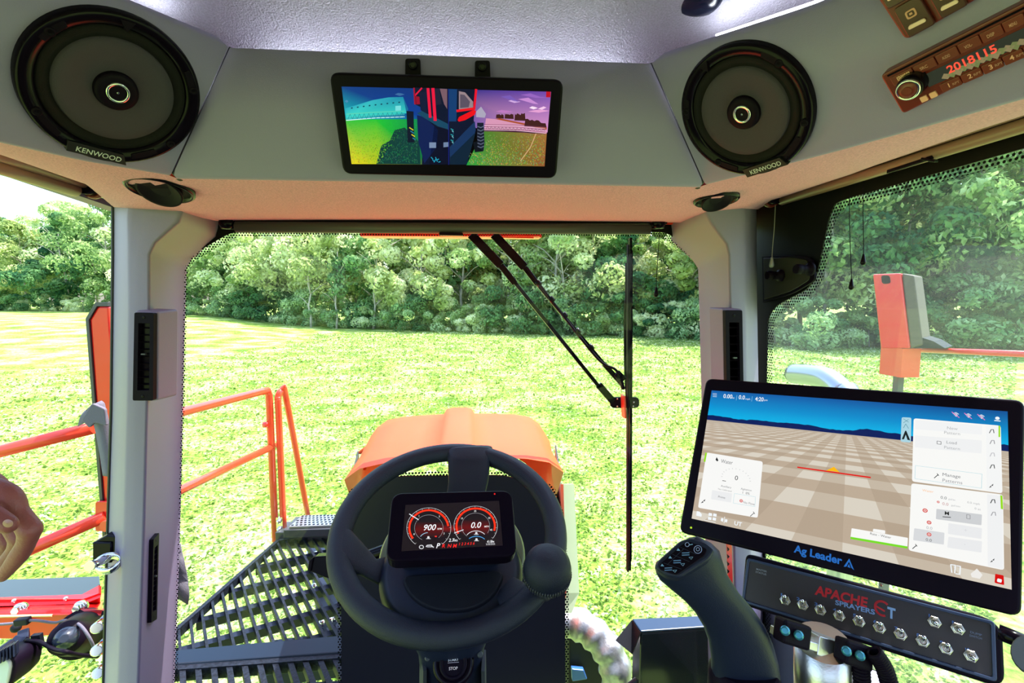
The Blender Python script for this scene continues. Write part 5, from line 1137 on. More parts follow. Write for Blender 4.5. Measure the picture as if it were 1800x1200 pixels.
def inset_quad(c, k): m_ = np.mean(np.array(c), 0); return [tuple(m_ + (np.array(p) - m_) * k) for p in c]
kc = dep(1205, 980, .540); kn_ = ((CAM - kc).normalized() + V3((0, -.1, .35))).normalized(); ku_ = V3((1, 0, 0)); ku_ = (ku_ - kn_ * ku_.dot(kn_)).normalized(); KP = Fr(kc, ku_, kn_.cross(ku_), kn_)
Hd = KP.pp([(1213, 944), (1240, 952), (1258, 966), (1246, 984), (1195, 1016), (1172, 1012), (1151, 998), (1156, 985), (1195, 950)], .0)
mb = MB(); mb.prism(KP, rpoly(Hd, .004, 4), -.022, .0); mb.build('head', m_navy, jy, bevel=.003, seg=3)
Kp = KP.pp([(1212, 951), (1244, 965), (1238, 977), (1190, 1011), (1158, 1000), (1160, 991), (1200, 956)], .002)
mb = MB(); mb.prism(KP, rpoly(Kp, .003, 4), -.001, .0015); kpad = mb.build('keypad', m_gloss, jy, bevel=.0006)
mb = MB(); A2 = lambda x, y: KP.px(1140 + x / 10, 930 + y / 10, .0016)
IC = lin((120, 160, 190)); n_ = .0017
for (x, y) in ((522, 355), (380, 490), (240, 628)): mb.flat(KP, [A2(x - 30, y + 20), A2(x + 35, y + 22), A2(x - 2, y - 22)], n_, IC)
for (x, y) in ((655, 435), (505, 570), (350, 700)):
    for k in range(2): mb.strip(KP, [A2(x - 65, y - 18 + k * 38), A2(x + 60, y - 25 + k * 38)], .0010, n_, lin((90, 125, 165)))
for (x, y) in ((745, 500), (600, 615), (460, 730)): mb.strip(KP, [A2(x - 35, y - 10), A2(x + 35, y - 15), A2(x + 5, y + 28)], .0004, n_, IC, closed=True)
for (x, y, r_) in ((867, 355, 68), (680, 268, 36), (867, 350, 30)):
    mb.strip(KP, [A2(x + r_ * math.cos(t), y + r_ * math.sin(t)) for t in np.linspace(0, 6.28, 20)], .0006, n_, lin((150, 160, 200)))
mb.strip(KP, [A2(710, 275), A2(775, 262)], .0008, n_, IC)
for a, b in (((560, 315), (840, 440)), ((420, 440), (720, 570)), ((260, 590), (580, 700)), ((620, 340), (330, 620))): mb.strip(KP, [A2(*a), A2(*b)], .0003, n_, lin((40, 50, 70)))
mb.build('key_symbols', m_print, kpad)

# ================================================================ OUTSIDE: HOOD, DASH PANEL
hd = thing('engine_hood', (-.03, 1.7, CAMZ - 1.25), 'glossy orange engine hood in front of the windscreen', 'hood')
def hrow(y, wt, wl, zt, xc=-.028, rdg=.02):
    o_ = []
    prof = [(-wl - .012, -.55), (-wl, -.30), (-wl + .005, -.18), (-wl + .02, -.11), (-wt - .02, -.035), (-wt + .02, -.006), (-wt + .08, 0.006), (-.12, .012), (-.062, .013), (-.05, .013 + rdg * .8), (-.03, .013 + rdg), (.03, .013 + rdg), (.05, .013 + rdg * .8), (.062, .013), (.12, .012), (wt - .08, .006), (wt - .02, -.006), (wt + .02, -.035), (wl - .02, -.11), (wl - .005, -.18), (wl, -.30), (wl + .012, -.55)]
    return [V3((xc + x, y, CAMZ + zt + z)) for x, z in prof]
rows = [hrow(1.268, .272, .290, -.438), hrow(1.5, .282, .322, -.455), hrow(1.75, .295, .360, -.458, rdg=.022), hrow(1.93, .305, .390, -.475, rdg=.026), hrow(2.02, .30, .392, -.505, rdg=.018), hrow(2.08, .28, .385, -.58, rdg=.008), hrow(2.10, .27, .38, -.70, rdg=0)]
mb = MB(); mb.loft(rows); mb.build('hood_shell', m_hood, hd)
mb = MB()
for s in (-1, 1): mb.loft([[V3((-.028 + s * w2, y2, CAMZ + z2)) for y2, w2 in ((1.92, .396), (1.75, .372), (1.55, .340), (1.40, .318))] for z2 in (-.60, -.68, -.80)])
mb.build('side_trim', m_greym, hd, solid=.006)
mb = MB()
for x, z in ((-.385, -.60), (-.380, -.64)): mb.tube([V3((-.028 + x - .002, 1.90, CAMZ + z)), V3((-.028 + x + .03, 1.86, CAMZ + z + .03)), V3((-.028 + x + .036, 1.76, CAMZ + z + .025))], .008, 8)
mb.build('moulded_grip', m_hood, hd)
mb = MB(); g = [(596, 1400), (594, 1010), (598, 905), (614, 856), (690, 828), (890, 826), (974, 850), (992, 905), (999, 1010), (1000, 1400)]
g2 = [(603, 1400), (601, 1010), (605, 910), (620, 863), (694, 835), (886, 833), (967, 857), (985, 910), (992, 1010), (993, 1400)]
Q1 = rpoly(pts(FW, g), .03, 4); Q2 = rpoly(pts(FW, g2), .03, 4)
mb.flat(FW, Q2, .004); dp = struct(mb, 'wall_dash', mat('dash panel', (.012, .011, .020), .35), 'black panel of the windscreen behind the steering column', solid=.006)
mb = MB()
for i in range(len(Q1)): j = (i + 1) % len(Q1); mb.flat(FW, [Q1[i], Q1[j], Q2[j], Q2[i]], .0045)
struct(mb, 'trim_12', dots_mat('dots dash', (0, 2), .0085, .34), 'dotted edge of the dash panel')
# grey side panel of the hood seen right of the dash
mb = MB(); mb.loft([[at(1004, 850, 1.42), at(1013, 1040, 1.40), at(1000, 1075, 1.36)], [at(985, 850, 1.36), at(990, 1040, 1.33), at(985, 1075, 1.33)]], smooth=False)
mb.build('side_panel', mat('pale side panel', (.35, .40, .30), .4), hd, solid=.01)

# ================================================================ PLATFORM
ZP = CAMZ - 1.15
plat = thing('access_platform', atz(440, 1100, ZP - .15), 'black open grating platform outside the windscreen, left of the hood', 'platform')
GP = Fr((0, 0, ZP), (1, 0, 0), (0, 1, 0))
Z = lambda x, y: tuple(atz(x, y, ZP))[:2]
pg = [Z(270, 1140), Z(315, 1103), Z(489, 950), Z(640, 935), Z(640, 1118), Z(270, 1150)]
def clip_line(poly, p, d):
    ts = []; n_ = len(poly)
    for i in range(n_):
        a, b = np.array(poly[i]), np.array(poly[(i + 1) % n_]); e_ = b - a; den = d[0] * e_[1] - d[1] * e_[0]
        if abs(den) < 1e-9: continue
        w_ = a - p; t = (w_[0] * e_[1] - w_[1] * e_[0]) / den; s_ = (w_[0] * d[1] - w_[1] * d[0]) / den
        if 0 <= s_ <= 1: ts.append(t)
    ts.sort(); return (ts[0], ts[-1]) if len(ts) >= 2 else None
def bars(mb, poly, a, b, spacing, w_, z0, z1, rng_, end=.0):
    a, b = np.array(a), np.array(b); d = (b - a) / np.linalg.norm(b - a); nn_ = np.array([-d[1], d[0]])
    for k in rng_:
        p = a + nn_ * spacing * k; c = clip_line(poly, p, d)
        if c and c[1] - c[0] > .02:
            q0, q1 = p + d * c[0], p + d * c[1]; mb.bar((q0[0], q0[1], (z0 + z1) / 2), (q1[0], q1[1], (z0 + z1) / 2), w_, z1 - z0)
mb = MB(); bars(mb, pg, Z(465, 978), Z(520, 1108), .0365, .0085, ZP - .028, ZP, range(-40, 40)); mb.build('grating_bars', m_grate, plat)
mb = MB(); bars(mb, pg, Z(365, 1072), Z(640, 1002), .150, .030, ZP - .06, ZP - .029, range(-12, 12)); mb.build('cross_bars', m_navy, plat)
mb = MB()
for a, b in ((pg[0], pg[1]), (pg[1], pg[2]), (pg[2], pg[3])): mb.bar((*a, ZP - .012), (*b, ZP - .012), .016, .034)
mb.build('edge_frame', m_grate, plat)
mb = MB(); q = [Z(262, 1152), Z(640, 1118), Z(640, 1149), Z(262, 1176)]; mb.prism(GP, q[::-1], -.05, .012); mb.build('beam', mat('dark blue beam', (.006, .014, .030), .4, spec=.25), plat, bevel=.004)
pg2 = [Z(262, 1176), Z(640, 1149), Z(640, 1330), Z(262, 1330)]
mb = MB(); bars(mb, pg2, Z(430, 1170), Z(436, 1200), .040, .016, ZP - .03, ZP + .004, range(-40, 40)); mb.bar((*Z(262, 1178), ZP - .01), (*Z(640, 1151), ZP - .01), .03, .035); mb.bar((*Z(262, 1215), ZP - .02), (*Z(640, 1195), ZP - .02), .03, .02); mb.build('rear_grating', m_grate, plat)
# dark machine frame below the right part of the grating, seen through it
ZB = ZP - .30
mb = MB(); mb.bar(atz(560, 920, ZB), atz(600, 1130, ZB), .16, .06); mb.bar(atz(470, 1165, ZB), atz(660, 1140, ZB), .20, .05); mb.build('chassis_rail', m_navy, plat)
mb = MB()
for (x, y) in ((542, 972), (556, 973), (552, 1030), (565, 1034), (580, 1028), (566, 1094), (580, 1090), (590, 1086)): mb.ball(atz(x, y, ZB + .05), .016, 8, 5)
mb.build('bolt_heads', m_chrome, plat)
# perforated top step
ZS = ZP + .09
sp = thing('perforated_step', atz(545, 930, ZP), 'grey perforated step plate at the front of the grating platform', 'step')
def hole_plate():
    q = [tuple(atz(x, y, ZS))[:2] for x, y in ((508, 925), (640, 920), (640, 903), (531, 905))]; return q
q = hole_plate(); GS = Fr((0, 0, ZS), (1, 0, 0), (0, 1, 0)); mb = MB(); mb.prism(GS, q, -.012, 0); mb.build('plate', m_steel, sp, bevel=.002)
mb = MB()
for i in range(5):
    for j in range(17):
        b = (i + .5) / 5; a = (j + .5 + .5 * (i % 2)) / 17.5; P_ = np.array(q[0]) * (1 - a) * (1 - b) + np.array(q[1]) * a * (1 - b) + np.array(q[2]) * a * b + np.array(q[3]) * (1 - a) * b; mb.lathe(GS, P_[0], P_[1], [(.0062, 0.0004), (.006, .0012)], 8)
mb.build('holes', m_gloss, sp)
mb = MB(); q = [tuple(atz(x, y, ZS - .02))[:2] for x, y in ((498, 934), (640, 930), (640, 908), (520, 910))]; mb.prism(GS, q, -.05, -.013); q = [tuple(atz(x, y, ZP))[:2] for x, y in ((484, 948), (640, 943), (640, 925), (500, 928))]; mb.prism(GP, q, -.05, .035); mb.build('riser', m_greym, sp, bevel=.003)

# ================================================================ HANDRAILS
base = atz(484, 940, ZP); base.z = ZP - .03
topz = vert(base, 687).z; xr, yr = base.x, base.y
rl = thing('handrail', base, 'orange tubular handrail with two bars along the left edge of the platform', 'handrail')
def onrail(px, py): return atx(px, py, 0) if False else None
PR = V3((-1.02, 1.52, 0)); dr = (V3((xr, yr, 0)) - PR); nr = V3((dr.y, -dr.x, 0)).normalized()
RB = V3((xr, yr, CAMZ)); rail = lambda x, y: atp(x, y, RB, nr)
tb = .0165
mb = MB(); mb.tube([base, V3((xr, yr, topz - .05)), V3((xr, yr, topz - .02)) + (rail(470, 685) - RB).normalized() * .0 , rail(470, 686), rail(455, 689), rail(320, 724), rail(182, 760)], tb, 14); mb.build('top_bar', m_orange, rl)
mb = MB(); mb.tube([rail(482, 783), rail(320, 860), rail(184, 925)], tb * .95, 14); mb.build('middle_bar', m_orange, rl)
mb = MB(); mb.lathe(Fr(V3((xr - .02, yr - .02, vert(base, 744).z)), (0, -1, 0), (0, 0, 1), (-1, 0, 0)), 0, 0, [(.014, -.02), (.014, .004)], 16); mb.build('latch_eye', m_red, rl)
b2 = atz(499, 938, ZP); b2.z = ZP - .02; f_ = lambda y: vert(b2, y)
pts_ = [f_(938), f_(720), f_(700), at(492, 689, b2.y + .01), at(497, 689, b2.y + .03), at(503, 700, b2.y + .05), at(541, 905, b2.y + .42)]
gr2 = thing('handrail', b2, 'orange bent grab loop beside the platform rail, with a long sloping leg', 'handrail')
mb = MB(); mb.tube(smooth_path(pts_, 5), .0150, 14); mb.build('bent_tube', m_orange, gr2)
mb = MB(); mb.bar(f_(930) + V3((-.012, -.016, 0)), f_(906) + V3((-.012, -.016, 0)), .03, .008, up=(0, -1, 0)); fl = mb.build('foot_clamp', m_chrome, gr2)
for y_ in (912, 926): mb = MB(); mb.ball(f_(y_) + V3((-.012, -.026, 0)), .012, 10, 6); mb.build('bolt', m_chrome, gr2)

# ================================================================ RED POST, LEFT
po = thing('door_post', at(183, 1200, 1.56), 'red square steel post with a slanted top, outside the open door', 'post')
yp = 1.56
a, b = at(168, 700, yp), at(203, 700, yp); w_ = b.x - a.x; cx_ = (a.x + b.x) / 2; Gp = Fr((cx_, yp, CAMZ), (1, 0, 0), (0, 0, 1))
zt, zt2 = Gp.px(190, 538)[1], Gp.px(168, 562)[1]
mb = MB(); hw = w_ / 2; mb.prism(Gp, [(-hw, -1.9), (hw, -1.9), (hw, zt), (-hw * .1, zt), (-hw, zt2)], -.09, 0); mb.build('post_tube', m_red, po, bevel=.006)
mb = MB(); mb.prism(Gp, [(-hw - .008, -1.9), (-hw, -1.9), (-hw, zt2), (-hw * .1, zt), (hw, zt), (hw, zt + .012), (-hw * .2, zt + .012), (-hw - .008, zt2 + .004)], -.09, .004); mb.build('rubber_edge', m_greym, po)
for y_ in (890, 921): mb = MB(); u, v = Gp.px(181, y_); mb.lathe(Gp, u, v, [(.014, 0), (.014, .006), (.009, .007)], 20); mb.lathe(Gp, u, v, [(.009, .006), (.008, .013)], sides=6, smooth=False); mb.build('bolt', m_chrome, po)
rl2 = thing('handrail', at(0, 900, 1.6), 'orange tubular handrail of two bars left of the red post, seen through the open door', 'handrail')
mb = MB(); mb.tube([at(-220, 862, 1.50), at(0, 793, 1.54), at(166, 751, yp - .02)], .0185, 14); mb.build('top_bar', m_orange, rl2)
mb = MB(); mb.tube([at(-200, 1085, 1.46), at(30, 975, 1.50), at(187, 906, yp - .01)], .0185, 14); mb.build('lower_bar', m_orange, rl2)
mb = MB(); F_ = Fr(at(178, 908, yp - .01), (1, 0, 0), (0, 0, 1)); mb.prism(F_, rpoly(F_.pp([(170, 880), (191, 880), (193, 932), (170, 932)]), .008), -.002, .006); mb.build('flange', m_red, rl2, bevel=.001)
# strap
st = thing('strap', at(170, 740, 1.40), 'grey purple woven strap looped over the rail at the red post', 'strap')
P_ = [at(152, 742, 1.44), at(156, 724, 1.43), at(166, 712, 1.43), at(174, 722, 1.42), at(180, 745, 1.42), at(188, 790, 1.42), at(194, 835, 1.42)]
mb = MB(); rows = []
for i, p in enumerate(smooth_path(P_, 5)):
    t = i / 30; hw_ = .024 - .008 * t; rows.append([p + V3((-hw_, -.0, -.012 if i < 14 else 0)), p + V3((0, -.006, 0)), p + V3((hw_, 0, .01 if i < 14 else 0))])
mb.loft(rows); mb.build('webbing', m_strap, st, solid=.004)
mb = MB(); Fk = Fr(at(160, 734, 1.40), (1, 0, .0), (0, 0, 1)); mb.prism(Fk, rpoly(Fk.pp([(145, 737), (163, 708), (186, 718), (189, 748), (168, 742), (158, 752)]), .006), -.006, .004); mb.build('loop_pad', m_strap, st, bevel=.003, seg=3)

# ================================================================ DOOR STRIKER ON THE LEFT PILLAR
sk = thing('door_striker', at(190, 1003, 1.08), 'black bracket with a polished striker pin, fixed to the left pillar', 'latch')
Fk = Fr(at(186, 965, 1.06), (1, 0, 0), (0, 0, 1))
mb = MB(); mb.prism(Fk, rpoly(Fk.pp([(162, 953), (196, 953), (196, 990), (162, 990)]), .004), -.006, 0); mb.prism(Fk, Fk.pp([(162, 954), (190, 938), (208, 940), (210, 982), (196, 984), (196, 954)], -.01), -.03, -.004); mb.build('bracket', m_gloss, sk, bevel=.003)
a, b = at(184, 983, 1.03), at(159, 994, .99)
mb = MB(); mb.tube([at(190, 978, 1.05), a, b], [.010, .0085, .0075], 18); mb.tube([a + (b - a) * .92, b + (b - a) * .08], .0098, 18); mb.build('pin', m_chrome, sk)
mb = MB(); F_ = Fr(at(189, 990, 1.03), (1, .2, 0), (0, .5, 1)); rows = []
for k in range(29):
    t = 2 * math.pi * k / 28; c = F_.p(.021 * math.cos(t), .014 * math.sin(t)); rows.append([c + V3((0, 0, -.007)), c + V3((0, 0, .007))])
mb.loft(rows); mb.build('ring', m_chrome, sk, solid=.003)
# dark bolts beside the pillar foot
for (x, y) in ((176, 1098), (176, 1138), (178, 1178)):
    t = thing('hinge_bolt', at(x, y, 1.22), ['upper', 'middle', 'lowest'][[1098, 1138, 1178].index(y)] + ' of three bright blue grey bolts at the foot of the left pillar', 'bolt', 'bolts at the foot of the left pillar')
    mb = MB(); mb.tube([at(x + 10, y - 12, 1.26), at(x + 2, y - 2, 1.22)], .011, 12); mb.build('shank', mat('blue steel', (.10, .18, .35), .2, metal=.8), t); mb = MB(); mb.tube([at(x + 2, y - 2, 1.22), at(x - 7, y + 6, 1.19)], .013, 14); mb.build('head', m_chrome, t, bevel=.002)

# ================================================================ RED FRAME AND LAMPS, LOWER LEFT
fr = thing('machine_frame', at(60, 1120, 1.9), 'red steel machine frame with a black cover, outside the open door at lower left', 'frame')
y0 = 1.75
Z2 = CAMZ - 1.02
q = [tuple(atz(x, y, Z2))[:2] for x, y in ((-260, 1062), (-10, 1054), (150, 1046), (176, 1026), (175, 1012), (0, 1018), (-260, 1026))]
GG = Fr((0, 0, Z2), (1, 0, 0), (0, 1, 0)); mb = MB(); mb.prism(GG, q, -.012, 0); mb.build('cover', mat('black cover', (.03, .045, .04), .18, bump=.3, bscale=6), fr, bevel=.003)
def band(mb, top, bot, Yt, Yb): mb.loft([[at(x, y, Yt) for x, y in top], [at(x, y, Yb) for x, y in bot]], smooth=False)
Yf = at(60, 1052, 1).y; yc = V3(atz(60, 1052, Z2)).y
mb = MB(); band(mb, [(-260, 1062), (0, 1055), (145, 1049), (178, 1030)], [(-260, 1066), (0, 1059), (150, 1055), (178, 1044)], yc, yc - .02)
band(mb, [(-260, 1066), (0, 1059), (150, 1055), (178, 1044)], [(-260, 1072), (0, 1068), (148, 1060), (178, 1062)], yc - .02, yc + .05)
band(mb, [(-260, 1072), (0, 1068), (148, 1060), (178, 1062)], [(-260, 1082), (0, 1078), (178, 1076)], yc + .05, yc - .10) if False else None
band(mb, [(-260, 1072), (0, 1068), (60, 1063), (148, 1060), (178, 1062)], [(-260, 1094), (0, 1080), (60, 1077), (148, 1076), (178, 1078)], yc + .05, yc - .12)
band(mb, [(-260, 1094), (0, 1080), (60, 1077), (148, 1076), (178, 1078)], [(-260, 1118), (0, 1118), (30, 1118), (90, 1112), (178, 1104)], yc - .12, yc - .12)
mb.build('upper_flange', m_red, fr, solid=.01)
mb = MB(); Ff = Fr(at(80, 1110, yc - .10), (1, 0, 0), (0, 0, 1)); mb.prism(Ff, Ff.pp([(-260, 1095), (178, 1078), (200, 1085), (196, 1152), (165, 1150), (130, 1130), (96, 1118), (60, 1115), (-260, 1124)]), -.03, 0); mb.build('side_plate', m_red, fr, bevel=.003)
for x, y in ((35, 1071), (141, 1067)): mb = MB(); F_ = Fr(at(x, y, yc - .10), (1, 0, 0), (0, .3, 1)); mb.lathe(F_, 0, 0, [(.020, -.01), (.020, .004), (.013, .005)], 20); mb.lathe(F_, 0, 0, [(.013, .004), (.012, .02)], sides=6, smooth=False); mb.build('bolt', m_chrome, fr)
for x, y in ((25, 1056), (116, 1052)): mb = MB(); mb.ball(at(x, y, yc - .02), .008, 8, 5); mb.build('rivet', m_chrome, fr)
mb = MB(); mb.tube([at(-200, 1086, yc - .13), at(92, 1081.5, yc - .13)], .004, 8); mb.build('bright_strip', mat('cream strip', (.9, .6, .3), .3), fr)
# round black beacon
bc = thing('round_lamp', at(135, 1118, yc - .25), 'round black lamp housing on the red frame', 'lamp')
c0, c1 = at(146, 1112, yc - .12), at(116, 1121, yc - .32)
mb = MB(); d_ = (c1 - c0); mb.tube([c0, c0 + d_ * .12, c0 + d_ * .14, c0 + d_ * .7, c0 + d_ * .95, c1], [.072, .072, .062, .050, .044, .030], 32); mb.build('housing', m_black, bc, bevel=.002)
mb = MB(); mb.tube([c1 - d_ * .02, c1 + d_ * .03, c1 + d_ * .10], [.032, .026, .010], 24); mb.build('lens_cap', mat('dark dome', (.03, .04, .06), .15), bc)
cb = thing('wiring', at(150, 1140, yc - .3), 'thin grey and black wires running along the red frame to the round lamp', 'wire')
mb = MB(); mb.tube(smooth_path([at(-200, 1104, yc - .16), at(0, 1097, yc - .17), at(55, 1090, yc - .18), at(95, 1094, yc - .18), at(115, 1090, yc - .2), at(140, 1098, yc - .3), at(158, 1122, yc - .32), at(168, 1146, yc - .3)], 6), .004, 8)
mb.build('grey_wire', m_strap, cb)
mb = MB(); mb.tube(smooth_path([at(46, 1125, yc - .3), at(70, 1128, yc - .32), at(95, 1141, yc - .36), at(115, 1145, yc - .4), at(140, 1151, yc - .36), at(172, 1153, yc - .3)], 6), .0055, 8); mb.build('black_wire', m_black, cb)
mb = MB(); mb.bar(at(28, 1093, yc - .18), at(52, 1090, yc - .18), .02, .02);  mb.ball(at(28, 1103, yc - .16), .014, 10, 6); mb.build('connector', m_blackm, cb, bevel=.003); mb = MB(); mb.bar(at(58, 1124, yc - .3), at(74, 1122, yc - .3), .012, .03); mb.build('wire_tag', m_blackm, cb)
# work light
wl = thing('work_light', at(30, 1200, 1.35), 'black rectangular work light hanging under the red frame at the bottom left corner', 'lamp')
Y1 = 1.42
a_, b_ = at(48, 1148, Y1), at(-10, 1182, Y1 - .10); ax = (b_ - a_).normalized(); upv = V3((.1, 0, 1)); upv = (upv - ax * upv.dot(ax)).normalized(); sdv = ax.cross(upv)
def sec_(p, hw, hh, pw=3.5): return [p + sdv * hw * math.copysign(abs(math.cos(t)) ** (2 / pw), math.cos(t)) + upv * hh * math.copysign(abs(math.sin(t)) ** (2 / pw), math.sin(t)) for t in np.linspace(0, 2 * math.pi, 29)[:-1]]
L_ = (b_ - a_).length
mb = MB(); mb.loft([sec_(a_ - ax * .012, .028, .026), sec_(a_, .036, .034), sec_(a_ + ax * .03, .042, .040), sec_(a_ + ax * L_ * .9, .046, .044), sec_(a_ + ax * L_ * 1.05, .047, .045)], closed=True, caps=True); mb.build('body', m_black, wl)
mb = MB(); mb.loft([sec_(a_ + ax * L_ * 1.05, .044, .042), sec_(a_ + ax * (L_ * 1.05 + .006), .040, .038)], closed=True, caps=True); mb.build('lens', mat('lamp lens', (.55, .6, .5), .15), wl)
mb = MB(); mb.bar(at(12, 1150, Y1 - .02), at(40, 1118, Y1 + .02), .04, .012); mb.bar(at(40, 1140, Y1), at(42, 1112, Y1 + .05), .025, .03); mb.tube([at(0, 1146, Y1 - .05), at(24, 1128, Y1 - .02)], .012, 12); mb.build('bracket', m_navy, wl, bevel=.003)
mb = MB()
for k in range(6): mb.bar(at(-6 + 6 * k, 1158 - 3 * k, Y1 - .11), at(2 + 6 * k, 1150 - 3 * k, Y1 - .06), .003, .03)
mb.build('cooling_fins', m_navy, wl)

# ================================================================ HAND
hn = thing('person', dep(-40, 900, .62), 'hand of a person reaching in from the left edge with loosely curled fingers', 'person')
mb = MB(); D0 = .58
def H(x, y, d=0): return dep(x, y, D0 + d)
def limb(p, r):
    p = smooth_path(p, 5); n_ = len(p); rr_ = np.interp(np.linspace(0, len(r) - 1, n_), range(len(r)), r); mb.tube(p, list(rr_), 14)
    for q_, r_ in ((p[0], rr_[0]), (p[-1], rr_[-1])): mb.ball(q_, r_, 12, 8)
limb([H(-420, 640, .10), H(-250, 730, .06), H(-120, 812, .02)], [.040, .034, .026])              # forearm
limb([H(-120, 812, .03), H(-70, 838, .02), H(-20, 862, .012)], [.026, .024, .020])
limb([H(-110, 830, .04), H(-60, 866, .03), H(-20, 888, .03)], [.024, .022, .018])
for (mx, my, md, kx, ky, kd, tx_, ty_, td, r0) in ((10, 872, .0, 53, 931, .0, 34, 975, .006, .0112), (-2, 888, .022, 36, 945, .026, 14, 985, .032, .0108), (-16, 900, .044, 16, 952, .050, -6, 990, .056, .0104), (-28, 908, .064, 0, 952, .070, -20, 985, .074, .0092)):
    limb([H(-50, 850 + 300 * md, md * .7), H(mx, my, md), H((mx + kx) / 2, (my + ky) / 2, (md + kd) / 2), H(kx, ky, kd)], [.016, r0 * 1.35, r0 * 1.02, r0 * 1.12])
    limb([H(kx, ky, kd), H((kx + tx_) / 2 + 3, (ky + ty_) / 2, (kd + td) / 2), H(tx_, ty_, td), H(tx_ - 30, ty_ + 38, td + .004)], [r0 * 1.10, r0 * .88, r0 * .92, r0 * .60])
limb([H(-80, 868, -.006), H(-46, 892, -.022), H(-14, 908, -.030), H(14, 922, -.030)], [.017, .0135, .0125, .0100])   # thumb
mb.build('skin_surface', m_skin, hn, remesh=.0018)
mb = MB(); Fn = Fr(H(17, 918, -.0405), ray(100, 0) - ray(0, 0), ray(0, 0) - ray(0, 100)); mb.loft([[Fn.p(-.002 + .006 * a * math.cos(t), -.001 + .0045 * a * math.sin(t), .001 * (1 - a * a)) for t in np.linspace(0, 6.28, 17)[:-1]] for a in (1, .6, .05)], closed=True)
mb.build('thumb_nail', mat('nail', (.33, .13, .11), .3), hn)

# ================================================================ WIPER
wi = thing('windscreen_wiper', at(1100, 705, 1.36), 'black windscreen wiper with twin arms and an upright blade', 'wiper')
yw = 1.34
w_ = lambda x, y, d=0: at(x, y, yw + d)
mb = MB(); mb.bar(w_(1107.5, 418), w_(1106, 1000), .006, .016, up=(0, -1, 0)); mb.bar(w_(1111, 440, -.004), w_(1109, 985, -.004), .003, .006, up=(0, -1, 0)); mb.build('blade_spine', m_gloss, wi)
mb = MB(); mb.bar(w_(1104, 430, -.012), w_(1103, 1003, -.012), .004, .014, up=(0, -1, 0)); mb.build('rubber_strip', m_black, wi)
mb = MB(); mb.tube(smooth_path([w_(1101, 462, .012), w_(1101, 520, .014), w_(1099, 540, .016), w_(1099, 640, .016), w_(1102, 700, .012)], 4), .004, 8); mb.build('claw', m_gloss, wi)
def arm(pts_, ws, name, m=m_gloss):
    mb = MB()
    for (a, b), k in zip(zip(pts_, pts_[1:]), ws): mb.bar(w_(*a, .02), w_(*b, .02), k, .010, up=(0, -1, 0))
    return mb.build(name, m, wi, bevel=.001)
a1 = arm([(828, 412), (880, 466), (905, 498)], [.024, .017], 'drive_arm'); arm([(903, 494), (1055, 682)], [.0105], 'drive_arm')
arm([(1052, 676), (1078, 706)], [.020], 'arm_end')
a2 = arm([(868, 412), (922, 470), (945, 500)], [.024, .015], 'follower_arm'); arm([(943, 498), (1063, 641)], [.0095], 'follower_arm'); arm([(1062, 640), (1094, 676)], [.014], 'arm_end')
mb = MB(); mb.tube(smooth_path([w_(926, 470, .01), w_(985, 548, .008), w_(1040, 618, .008), w_(1062, 640, .006), w_(1080, 648, .006), w_(1090, 660, .006)], 5), .0036, 8); mb.build('washer_hose', m_black, wi)
for k in range(5):
    t = (k + .5) / 5; x, y = 935 + 115 * t, 484 + 140 * t; mb = MB(); mb.tube([w_(x - 3, y - 4, .012), w_(x + 3, y + 4, .012)], .008, 10); mb.build('hose_clip', m_gloss, wi)
mb = MB(); F_ = Fr(w_(1098, 707, .022), (1, 0, 0), (0, 0, 1)); mb.prism(F_, rpoly(F_.pp([(1073, 698), (1124, 698), (1124, 717), (1073, 717)]), .014, 6), -.008, 0); jt = mb.build('link_plate', m_black, wi, bevel=.001)
for x, y in ((1085, 701), (1085, 714), (1093, 701), (1114, 707), (1113, 714)): mb = MB(); u, v = F_.px(x, y); mb.lathe(F_, u, v, [(.003, 0), (.002, .001)], 10); mb.build('rivet', m_chrome, jt)
mb = MB(); mb.bar(w_(1083, 655, .015), w_(1096, 668, .015), .022, .014, up=(0, -1, 0)); mb.tube([w_(1091, 668, .012), w_(1096, 684, .01)], .006, 10); mb.build('pivot_block', m_black, wi, bevel=.002)
mb = MB(); mb.bar(w_(1095, 694, -.0), w_(1097, 733, -.0), .005, .03, up=(0, -1, 0)); mb.build('blade_clip', m_orange, wi)

# ================================================================ ROOF LIGHTS ABOVE THE WINDSCREEN
rb = thing('roof_trim', at(790, 414, 1.40), 'red strip with a perforated edge under the roof, behind the windscreen blind', 'trim')
mb = MB(); mb.bar(at(636, 414, 1.42), at(950, 416, 1.42), .05, .010); mb.bar(at(636, 411, 1.38), at(950, 412, 1.38), .01, .012); mb.build('strip', m_red, rb, bevel=.002)
mb = MB(); mb.bar(at(870, 416.5, 1.392), at(938, 418, 1.392), .004, .003); mb.build('marker', m_orange, rb)
# ================================================================ RIGHT SIDE OUTSIDE
ex = thing('exhaust_pipe', atx(1500, 700, 1.6), 'polished curved exhaust pipe outside the right window', 'exhaust')
e_ = lambda x, y: atx(x, y, 1.75)
mb = MB(); mb.tube(smooth_path([e_(1396, 657), e_(1425, 659), e_(1455, 666), e_(1480, 690), e_(1492, 740), V3((e_(1492, 740).x, e_(1492, 740).y, 1.6)), V3((e_(1492, 740).x, e_(1492, 740).y, 0))], 6), .052, 28); mb.build('pipe', mat('bluish pipe', (.42, .43, .52), .28, metal=.9), ex)
mb = MB(); mb.tube([e_(1393, 657), e_(1402, 657)], .046, 24); mb.build('pipe_mouth', m_black, ex)
tb_ = thing('storage_locker', at(1170, 1250, 1.5), 'dark blue metal locker outside, right of the hood', 'locker')
ZL = CAMZ - .98
zz = lambda x, y: tuple(atz(x, y, ZL))[:2]
